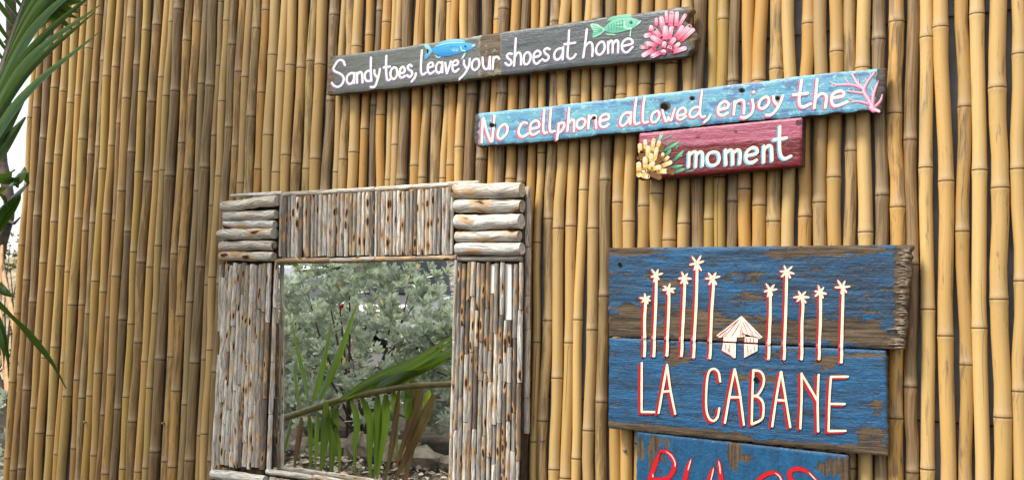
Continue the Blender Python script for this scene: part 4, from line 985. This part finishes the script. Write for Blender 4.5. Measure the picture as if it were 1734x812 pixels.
# ================================================================ SILVER SHRUBS
M['silver'] = mat_leaf('silver_leaf', (.42, .48, .41), (.63, .67, .60), .42, .35, False)
M['twig'] = mat_plain('shrub_twig', (.085, .065, .05), .9, .2, 0, .3, 60)
M['darkleaf'] = mat_leaf('dark_tree_leaf', (.018, .040, .012), (.045, .085, .022), .5, .2, False)
M['hillleaf'] = mat_leaf('dry_hill_leaf', (.10, .11, .045), (.19, .175, .08), .6, .2, False)
M['bark'] = mat_plain('bark', (.095, .075, .06), .9, .2, 0, .4, 16, .9)
def leaf_at(mb, p, d, ln, wd, tint):
    """pointed oval leaf, a little folded"""
    d = d.normalized(); up = Vector((random.uniform(-1, 1), random.uniform(-1, 1), random.uniform(-.2, 1))); s_ = d.cross(up)
    if s_.length < 1e-3: s_ = d.cross(Vector((1, 0, 0)))
    s_.normalize(); n_ = s_.cross(d)
    a = mb.vert(p, (0, 0, 0), tint); q = []
    for t, k in ((.35, .8), (.68, 1.0)):
        c = p+d*ln*t+n_*(-.05*ln*t)
        q.append((mb.vert(c+s_*wd*k+n_*wd*.3, (k*wd, ln*t, 0), tint), mb.vert(c, (0, ln*t, 0), tint), mb.vert(c-s_*wd*k+n_*wd*.3, (-k*wd, ln*t, 0), tint)))
    e = mb.vert(p+d*ln-n_*.06*ln, (0, ln, 0), tint)
    mb.face(a, q[0][0], q[0][1]); mb.face(a, q[0][1], q[0][2])
    mb.face(q[0][0], q[1][0], q[1][1], q[0][1]); mb.face(q[0][1], q[1][1], q[1][2], q[0][2])
    mb.face(q[1][0], e, q[1][1]); mb.face(q[1][1], e, q[1][2])
def shrub(label, base, rx, ry, h, nros, mat, ll=(.08, .13), leaves=(7, 10), low=.12, cat='shrub', name='silver_shrub', group=None, stem=.018):
    base = Vector(base); t = thing(name, label, cat, base, group); fol = MB(); st = []
    for k in range(nros):
        u = random.uniform(-1, 1); v = random.uniform(-1, 1); zz = random.uniform(low, 1)
        env = math.sqrt(max(.05, 1-(max(0, zz-.45)/.58)**2))*(1+.55*nz(u*2.2, v*2.2, base.x+zz*3))
        q = math.sqrt(u*u+v*v) or 1
        if q > 1 or (q < .72 and zz < .8): f_ = random.uniform(.78, 1.0)/q; u, v = u*f_, v*f_
        p = base+Vector((u*rx*env, v*ry*env, h*zz*(1+.26*nz(u*3, v*3, 5+base.x))))
        ax = Vector((u*.8, v*.8, .7+random.random()*.5)).normalized()
        if k % 4 == 0: st.append(p)
        m = random.randint(*leaves); tw = random.random()*6
        b = random.uniform(.55, 1.25)
        e1 = ax.cross(Vector((.3, .7, .1))).normalized(); e2 = ax.cross(e1)
        for j in range(m):
            an = tw+j*2.4; op = lerp(.25, 1.25, j/m)
            d = ax*math.cos(op)+(e1*math.cos(an)+e2*math.sin(an))*math.sin(op)
            ln = random.uniform(*ll)*lerp(.75, 1.1, j/m)
            tb = b*random.uniform(.8, 1.2); tint = (tb, tb, tb) if random.random() > .006 else (1.9, 1.2, .5)
            leaf_at(fol, p-ax*.03*(j/m), d, ln, ln*.19, tint)
    o = mk('foliage', fol, mat, t); o['kind'] = 'stuff'
    for p in random.sample(st, min(len(st), 16)):
        mb = MB(); b0 = base+Vector((random.uniform(-.1, .1)*rx, random.uniform(-.1, .1)*ry, -.03)); mid = b0.lerp(p, .5)+Vector((random.uniform(-.1, .1), random.uniform(-.1, .1), .1*h))
        mb.tube(curve([tuple(b0), tuple(mid), tuple(p)], 4), [lerp(stem, .005, i/8) for i in range(9)], 6); mk('stem', mb, M['twig'], t)
    return t
c0 = pr(630, 680, 6.3)
shrub('silvery green shrub filling the middle of the mirror reflection', (c0.x-.1, -6.2, 0), 1.25, .85, 1.92, 960, M['silver'], group='silver shrubs facing the wall')
shrub('silvery green shrub at the left of the mirror reflection below the grey car', (c0.x-1.75, -6.5, 0), 1.10, .85, 1.52, 600, M['silver'], group='silver shrubs facing the wall')
shrub('silvery green shrub at the right of the mirror reflection below the white car', (c0.x+1.75, -6.4, 0), 1.15, .85, 1.52, 600, M['silver'], group='silver shrubs facing the wall')
# rough low edging of rocks at the foot of the shrubs
M['rock'] = mat_plain('edging_rock', (.25, .215, .16), .95, .2, 0, .35, 9, 1.0)
rk = thing('rock_edging', 'low row of rough tan rocks at the foot of the silver shrubs', 'rock edging', (c0.x, -5.3, 0))
xx = c0.x-3.0
while xx < c0.x+3.2:
    sx = random.uniform(.12, .34); cz = random.uniform(.05, .14); mb = MB(); sd = random.uniform(0, 99); ids = []
    cx_, cy_ = xx+sx*.5, -5.3+random.uniform(-.08, .08)
    for j in range(6):
        la = -math.pi/2+math.pi*j/5; row = []
        for i in range(9):
            lo = 2*math.pi*i/8; d = Vector((math.cos(la)*math.cos(lo), math.cos(la)*math.sin(lo), math.sin(la)))
            k = 1+.55*nz(d.x*1.3+sd, d.y*1.3, d.z*1.3); row.append(mb.vert((cx_+d.x*sx*.62*k, cy_+d.y*.15*k, cz*.75+d.z*cz*1.15*k)))
        ids.append(row)
    for j in range(5):
        for i in range(8): mb.face(ids[j][i], ids[j][i+1], ids[j+1][i+1], ids[j+1][i])
    mk('rock', mb, M['rock'], rk, smooth=False); xx += sx*.95
# leaf litter
M['litter'] = mat_leaf('leaf_litter', (.30, .235, .165), (.55, .47, .37), .85, .05, False)
mb = MB()
for k in range(9000):
    x = random.uniform(-9.5, -2.0); y = random.uniform(-5.2, -.8)
    a = random.random()*6.28; p = Vector((x, y, gz(x, y)+.012+random.random()*.015)); tb = random.choice((.35, .6, .9, 1.2, 1.5))
    leaf_at(mb, p, Vector((math.cos(a), math.sin(a), random.uniform(-.12, .25))), random.uniform(.04, .10), random.uniform(.010, .022), (tb, tb, tb))
tag(mk('leaf_litter', mb, M['litter']), 'dry fallen leaves scattered over the dark soil', 'leaf litter', kind='stuff')

# ================================================================ CARS AND TREES THE MIRROR SHOWS
M['tyre'] = mat_plain('tyre_rubber', (.02, .02, .02), .85, .2, 0, .2, 40); M['rim'] = mat_plain('wheel_rim', (.45, .45, .46), .35, .5, .8, .1, 10, 0)
M['carglass'] = mat_plain('car_window', (.02, .026, .03), .05, .6, 0, .1, 5, 0); M['plastic'] = mat_plain('black_plastic', (.022, .022, .024), .5, .4, 0, .2, 60)
M['tail'] = mat_plain('tail_lamp', (.50, .010, .012), .2, .6, 0, .1, 20, 0); M['head'] = mat_plain('head_lamp', (.65, .68, .70), .15, .6, 0, .1, 20, 0)
def car(label, loc, rz, paint, L, H, W_, kind):
    mt = mat_plain('car_paint_'+kind, paint, .28, .5, 0, .03, 3, 0, .8)
    t = thing('parked_car', label, 'car', loc, 'cars parked behind the shrubs', rz)
    bl = H*.56; g = .24          # belt line, ground clearance
    prof = [(-L/2, g+.18), (-L/2+.02, bl*.93), (-L/2+.12, bl), (L/2-L*.27, bl), (L/2-.25, bl*.84), (L/2-.04, bl*.72), (L/2, g+.22), (L/2-.12, g), (-L/2+.12, g)]
    mb = MB(); m = len(prof); rows = []
    for (yy, k) in ((-.5, .0), (-.5, .0), (-.475, .03), (.475, .03), (.5, 0)):
        pass
    for yy, ins in ((-.5, .05), (-.485, .0), (0, -.02), (.485, .0), (.5, .05)):
        rows.append([mb.vert((x*(1-ins*.25), yy*W_*(1 if abs(yy) > .49 else 1.0), lerp(z, bl*.5, ins))) for x, z in prof])
    for a, b in zip(rows, rows[1:]):
        for i in range(m): mb.face(a[i], a[(i+1) % m], b[(i+1) % m], b[i])
    mb.face(*rows[0][::-1]); mb.face(*rows[-1]); mk('body', mb, mt, t, smooth=False, local=True)
    rear = -L/2+(.10 if kind != 'sedan' else .85); fr = L/2-L*.27
    cab = [(rear, bl-.01), (rear+(.18 if kind != 'sedan' else .55), H-.05), (rear+.45+(.3 if kind == 'sedan' else 0), H), (fr-.95, H-.02), (fr-.55, H-.10), (fr+.02, bl-.01)]
    mb = MB(); rows = []
    for sg_ in (-1, 1): rows.append([mb.vert((x, sg_*W_*.5*lerp(.97, .80, (z-bl)/(H-bl)), z)) for x, z in cab])
    n = len(cab)
    for i in range(n): mb.face(rows[0][i], rows[0][(i+1) % n], rows[1][(i+1) % n], rows[1][i])
    mb.face(*rows[0][::-1]); mb.face(*rows[1]); mk('cabin', mb, mt, t, smooth=False, local=True)
    def pane(x0, x1, sg_):
        mb = MB(); q = []
        for (x, z) in ((x0, bl+.05), (x1, bl+.05), (lerp(x1, (rear+fr)/2, .16), H-.14), (lerp(x0, (rear+fr)/2, .16), H-.14)):
            q.append(mb.vert((x, sg_*(W_*.5*lerp(.97, .80, (z-bl)/(H-bl))+.006), z)))
        b_ = [mb.vert((mb.v[i][0], mb.v[i][1]-sg_*.02, mb.v[i][2])) for i in q]
        mb.face(*(q if sg_ < 0 else q[::-1]))
        for i in range(4): mb.face(q[i], b_[i], b_[(i+1) % 4], q[(i+1) % 4])
        mk('window', mb, M['carglass'], t, smooth=False, local=True)
    c_ = lerp(rear, fr, .48)
    for sg_ in (-1, 1):
        pane(rear+.30, c_-.06, sg_); pane(c_+.06, fr-.28, sg_)
        for wx in (-L*.31, L*.31):
            mb = MB(); mb.tube([(wx, sg_*(W_/2-.20), .33), (wx, sg_*(W_/2-.02), .33), (wx, sg_*(W_/2+.015), .33)], [.33, .33, .29], 20, ref=(0, 0, 1)); wh = mk('wheel', mb, M['tyre'], t, local=True)
            mb = MB(); mb.tube([(wx, sg_*(W_/2+.012), .33), (wx, sg_*(W_/2+.03), .33)], [.19, .16], 16, ref=(0, 0, 1)); mk('rim', mb, M['rim'], wh, local=True)
        mb = MB(); mb.box((fr-.50, sg_*(W_/2+.02) - (.0 if sg_ > 0 else .20), bl+.02), (fr-.34, sg_*(W_/2+.02)+(.20 if sg_ > 0 else 0), bl+.21)); mk('side_mirror', mb, M['plastic'], t, local=True, smooth=False)
        mb = MB(); y0 = sg_*(W_/2-.07); mb.box((-L/2-.012, min(y0, y0-sg_*.15), bl*.66), (-L/2+.10, max(y0, y0-sg_*.15), bl*.97)); mk('tail_light', mb, M['tail'], t, local=True, smooth=False)
        mb = MB(); y0 = sg_*(W_/2-.08); mb.box((L/2-.14, min(y0, y0-sg_*.34), bl*.62), (L/2+.006, max(y0, y0-sg_*.34), bl*.74)); mk('headlight', mb, M['head'], t, local=True, smooth=False)
        mb = MB(); mb.box((c_-.75, sg_*(W_/2+.004)-.008, bl*.80), (c_-.58, sg_*(W_/2+.004)+.008, bl*.84)); mk('door_handle', mb, M['plastic'], t, local=True, smooth=False)
    mb = MB(); q = [mb.vert(p) for p in ((fr-.01+.012, -W_*.42, bl+.04), (fr-.01+.012, W_*.42, bl+.04), (fr-.52+.012, W_*.37, H-.13), (fr-.52+.012, -W_*.37, H-.13))]; mb.face(*q); mk('windscreen', mb, M['carglass'], t, local=True, smooth=False)
    zb = (rear+.02, rear+(.16 if kind != 'sedan' else .50))
    mb = MB(); q = [mb.vert(p) for p in ((zb[0]-.012, -W_*.42, bl+.05), (zb[1]-.012, -W_*.37, H-.14), (zb[1]-.012, W_*.37, H-.14), (zb[0]-.012, W_*.42, bl+.05))]; mb.face(*q); mk('rear_window', mb, M['carglass'], t, local=True, smooth=False)
    for x0 in (-L/2-.03, L/2-.06):
        mb = MB(); mb.box((x0, -W_*.46, g+.04), (x0+.09, W_*.46, g+.26)); mk('bumper', mb, M['plastic'], t, local=True, smooth=False)
    return t
p = pr(778, 500, 11.6); car('white sport utility car with black side mirror reflected behind the shrubs', (p.x+1.75, p.y, .42), R(180), (.78, .79, .80), 4.7, 1.86, 1.9, 'suv')
p = pr(654, 500, 13.0); car('black car with red tail lights reflected between the shrubs', (p.x-.35, p.y-1.2, .42), R(60), (.016, .017, .02), 4.5, 1.72, 1.85, 'suv2')
p = pr(492, 500, 12.6); car('silver grey car reflected at the left behind the shrubs', (p.x-.6, p.y, .42), R(176), (.36, .38, .40), 4.6, 1.52, 1.8, 'sedan')
p = pr(593, 500, 9.3); t = thing('wooden_post', 'pale leaning post with a red band reflected behind the shrubs', 'post', (p.x, p.y, 0))
M['post'] = mat_plain('pale_post', (.46, .36, .31), .85, .3, 0, .2, 12, .5); M['redband'] = mat_plain('red_band', (.42, .02, .03), .6, .4, 0, .1, 30)
mb = MB(); mb.tube([(p.x, p.y, -.05), (p.x+.02, p.y, 1.0), (p.x+.03, p.y, 2.0), (p.x+.06, p.y, 2.9)], [.13, .115, .10, .09], 12); mk('shaft', mb, M['post'], t)
mb = MB(); q = pr(593, 455, 9.3); mb.tube([(p.x+.025, p.y, q.z-.03), (p.x+.026, p.y, q.z+.03)], .114, 14); mk('band', mb, M['redband'], t)
def tree(label, base, h, cr, nclump, mat, trunk_r=.16, cz=.62, name='leafy_tree', group='trees beyond the road', ls=(.10, .20), per=26, lean=(0, 0)):
    base = Vector(base); t = thing(name, label, 'tree', base, group); top = base+Vector((random.uniform(-.3, .3)+lean[0]*.8, random.uniform(-.3, .3)+lean[1]*.8, h*.75))
    mb = MB(); pts = curve([tuple(base-Vector((0, 0, .1))), tuple(base.lerp(top, .5)+Vector((.15, .1, 0))), tuple(top)], 6); mb.tube(pts, [lerp(trunk_r, trunk_r*.3, i/12) for i in range(13)], 10); mk('trunk', mb, M['bark'], t)
    fol = MB()
    for k in range(nclump):
        d = Vector((random.gauss(0, 1), random.gauss(0, 1), random.gauss(0, 1))).normalized()*(random.random()**.45)
        c = base+Vector((d.x*cr+lean[0], d.y*cr+lean[1], h*cz+d.z*cr*.75)); c += Vector((nz(c.x, c.y, 1), nz(c.x, c.y, 2), nz(c.x, c.y, 3)))*.5
        b = random.uniform(.7, 1.25)
        if k % 14 == 0:
            mb = MB(); a = base.lerp(top, random.uniform(.45, .95)); mb.tube([a, a.lerp(c, .5)+Vector((0, 0, .2)), c], [trunk_r*.35, trunk_r*.2, .02], 6); mk('limb', mb, M['bark'], t)
        for j in range(per):
            o = Vector((random.gauss(0, 1), random.gauss(0, 1), random.gauss(0, 1)))*.27*cr/2.4
            leaf_at(fol, c+o, Vector((random.gauss(0, 1), random.gauss(0, 1), random.gauss(0, .7)-.3)), random.uniform(*ls), random.uniform(.03, .06), (b, b*random.uniform(.9, 1.1), b))
    o = mk('crown', fol, mat, t); o['kind'] = 'stuff'; return t
for i, (px_, Y, h, cr, lb) in enumerate(((470, 25, 5.2, 3.0, 'dark leafy tree reflected behind the silver grey car'), (575, 24, 5.6, 3.0, 'dark leafy tree reflected behind the pale post'), (680, 26, 5.4, 3.1, 'dark leafy tree reflected behind the black car'), (800, 28, 4.6, 2.6, 'dark leafy tree reflected beyond the white car'))):
    p = pr(px_, 480, Y); tree(lb, (p.x, p.y, 0), h, cr, 130, M['darkleaf'], cz=.5)

# ================================================================ BEYOND THE LEFT END OF THE WALL
p = wp(-6, 480, 3.2); t = thing('leaning_trunk', 'dark crooked tree trunk beyond the left end of the wall', 'tree', (p.x, 3.2, 0))
mb = MB(); pts = curve([tuple(wp(-45, 640, 3.2)*1), tuple(wp(-12, 480, 3.2)), tuple(wp(6, 400, 3.2)), tuple(wp(16, 345, 3.2)), tuple(wp(2, 260, 3.2)), tuple(wp(8, 190, 3.2)), tuple(wp(20, 60, 3.2)), tuple(wp(10, -80, 3.2))], 5)
mb.tube([(pts[0][0]-.1, 3.2, -.1)]+pts, [.13]+[.05*(1+.25*nz(i*.6, 2)) for i in range(len(pts))], 10); mk('trunk', mb, M['bark'], t)
mb = MB(); mb.tube([wp(16, 375, 3.2), wp(24, 378, 3.1), wp(34, 368, 3.0)], [.02, .013, .006], 6); mk('branch', mb, M['bark'], t)
fol = MB()
for k in range(60):
    c = wp(random.uniform(-200, 12), random.uniform(-420, -80), 3.2+random.uniform(-.8, .8))
    for j in range(20): leaf_at(fol, c+Vector((random.gauss(0, .25), random.gauss(0, .25), random.gauss(0, .2))), Vector((random.gauss(0, 1), random.gauss(0, 1), -.4)), random.uniform(.08, .15), .03, (1, 1, 1))
o = mk('crown', fol, M['darkleaf'], t); o['kind'] = 'stuff'
# sunlit bank behind
M['bank'] = mat_plain('dry_bank', (.28, .235, .155), .95, .2, 0, .4, 2.5, .8)
mb = MB(); ids = []
for j in range(9):
    row = []
    for i in range(15):
        x = -34+i*2.0; yb = 10+j*1.6; row.append(mb.vert((x, yb, -.2+4.2*sstep(0, 8, j)+.35*nz(x*.4, yb*.4)*min(1, j))))
    ids.append(row)
for j in range(8):
    for i in range(14): mb.face(ids[j][i], ids[j][i+1], ids[j+1][i+1], ids[j+1][i])
tag(mk('bank', mb, M['bank']), kind='structure')
for k, (px_, d, rx, h, lb) in enumerate(((-30, 7.5, 1.1, 2.7, 'pale dry bush on the bank beyond the left wall end'), (24, 8.6, 1.1, 2.6, 'low olive bush seen just past the left wall end'))):
    q = wp(px_, 420, d); shrub(lb, (q.x, d, 0), rx, rx, h, 240, M['hillleaf'], (.05, .1), (6, 9), .1, 'bush', 'dry_bush', 'bushes beyond the wall')
q = wp(-8, 700, 1.1); shrub('silvery shrub low at the left edge beyond the bamboo wall', (q.x, 1.1, 0), .42, .42, 1.05, 150, M['silver'], (.05, .08), (7, 10), .3, 'shrub', 'silver_shrub')
# stacked dry palm ribs leaning beyond the wall
M['rib'] = mat_plain('dry_rib', (.47, .27, .135), .7, .3, 0, .3, 14)
for k, (a, b, lb) in enumerate((((-30, 640, 2.0), (-12, 425, 2.2), 'leftmost'), ((-10, 660, 2.0), (2, 440, 2.2), 'second'), ((12, 650, 1.9), (-8, 455, 2.2), 'third'), ((26, 560, 1.9), (-2, 430, 2.3), 'rightmost'), )):
    A_, B_ = wp(*a), wp(*b); d = (B_-A_); foot = A_-d*(A_.z/d.z)
    mb = MB(); mb.tube([foot, A_, B_, B_+d*.12], [.034, .030, .024, .014], 8, squash=.5)
    o = mk('dry_palm_rib', mb, M['rib'], origin=tuple(foot)); tag(o, '%s orange brown dry palm rib leaning beyond the left wall end' % lb, 'palm rib', 'dry palm ribs')
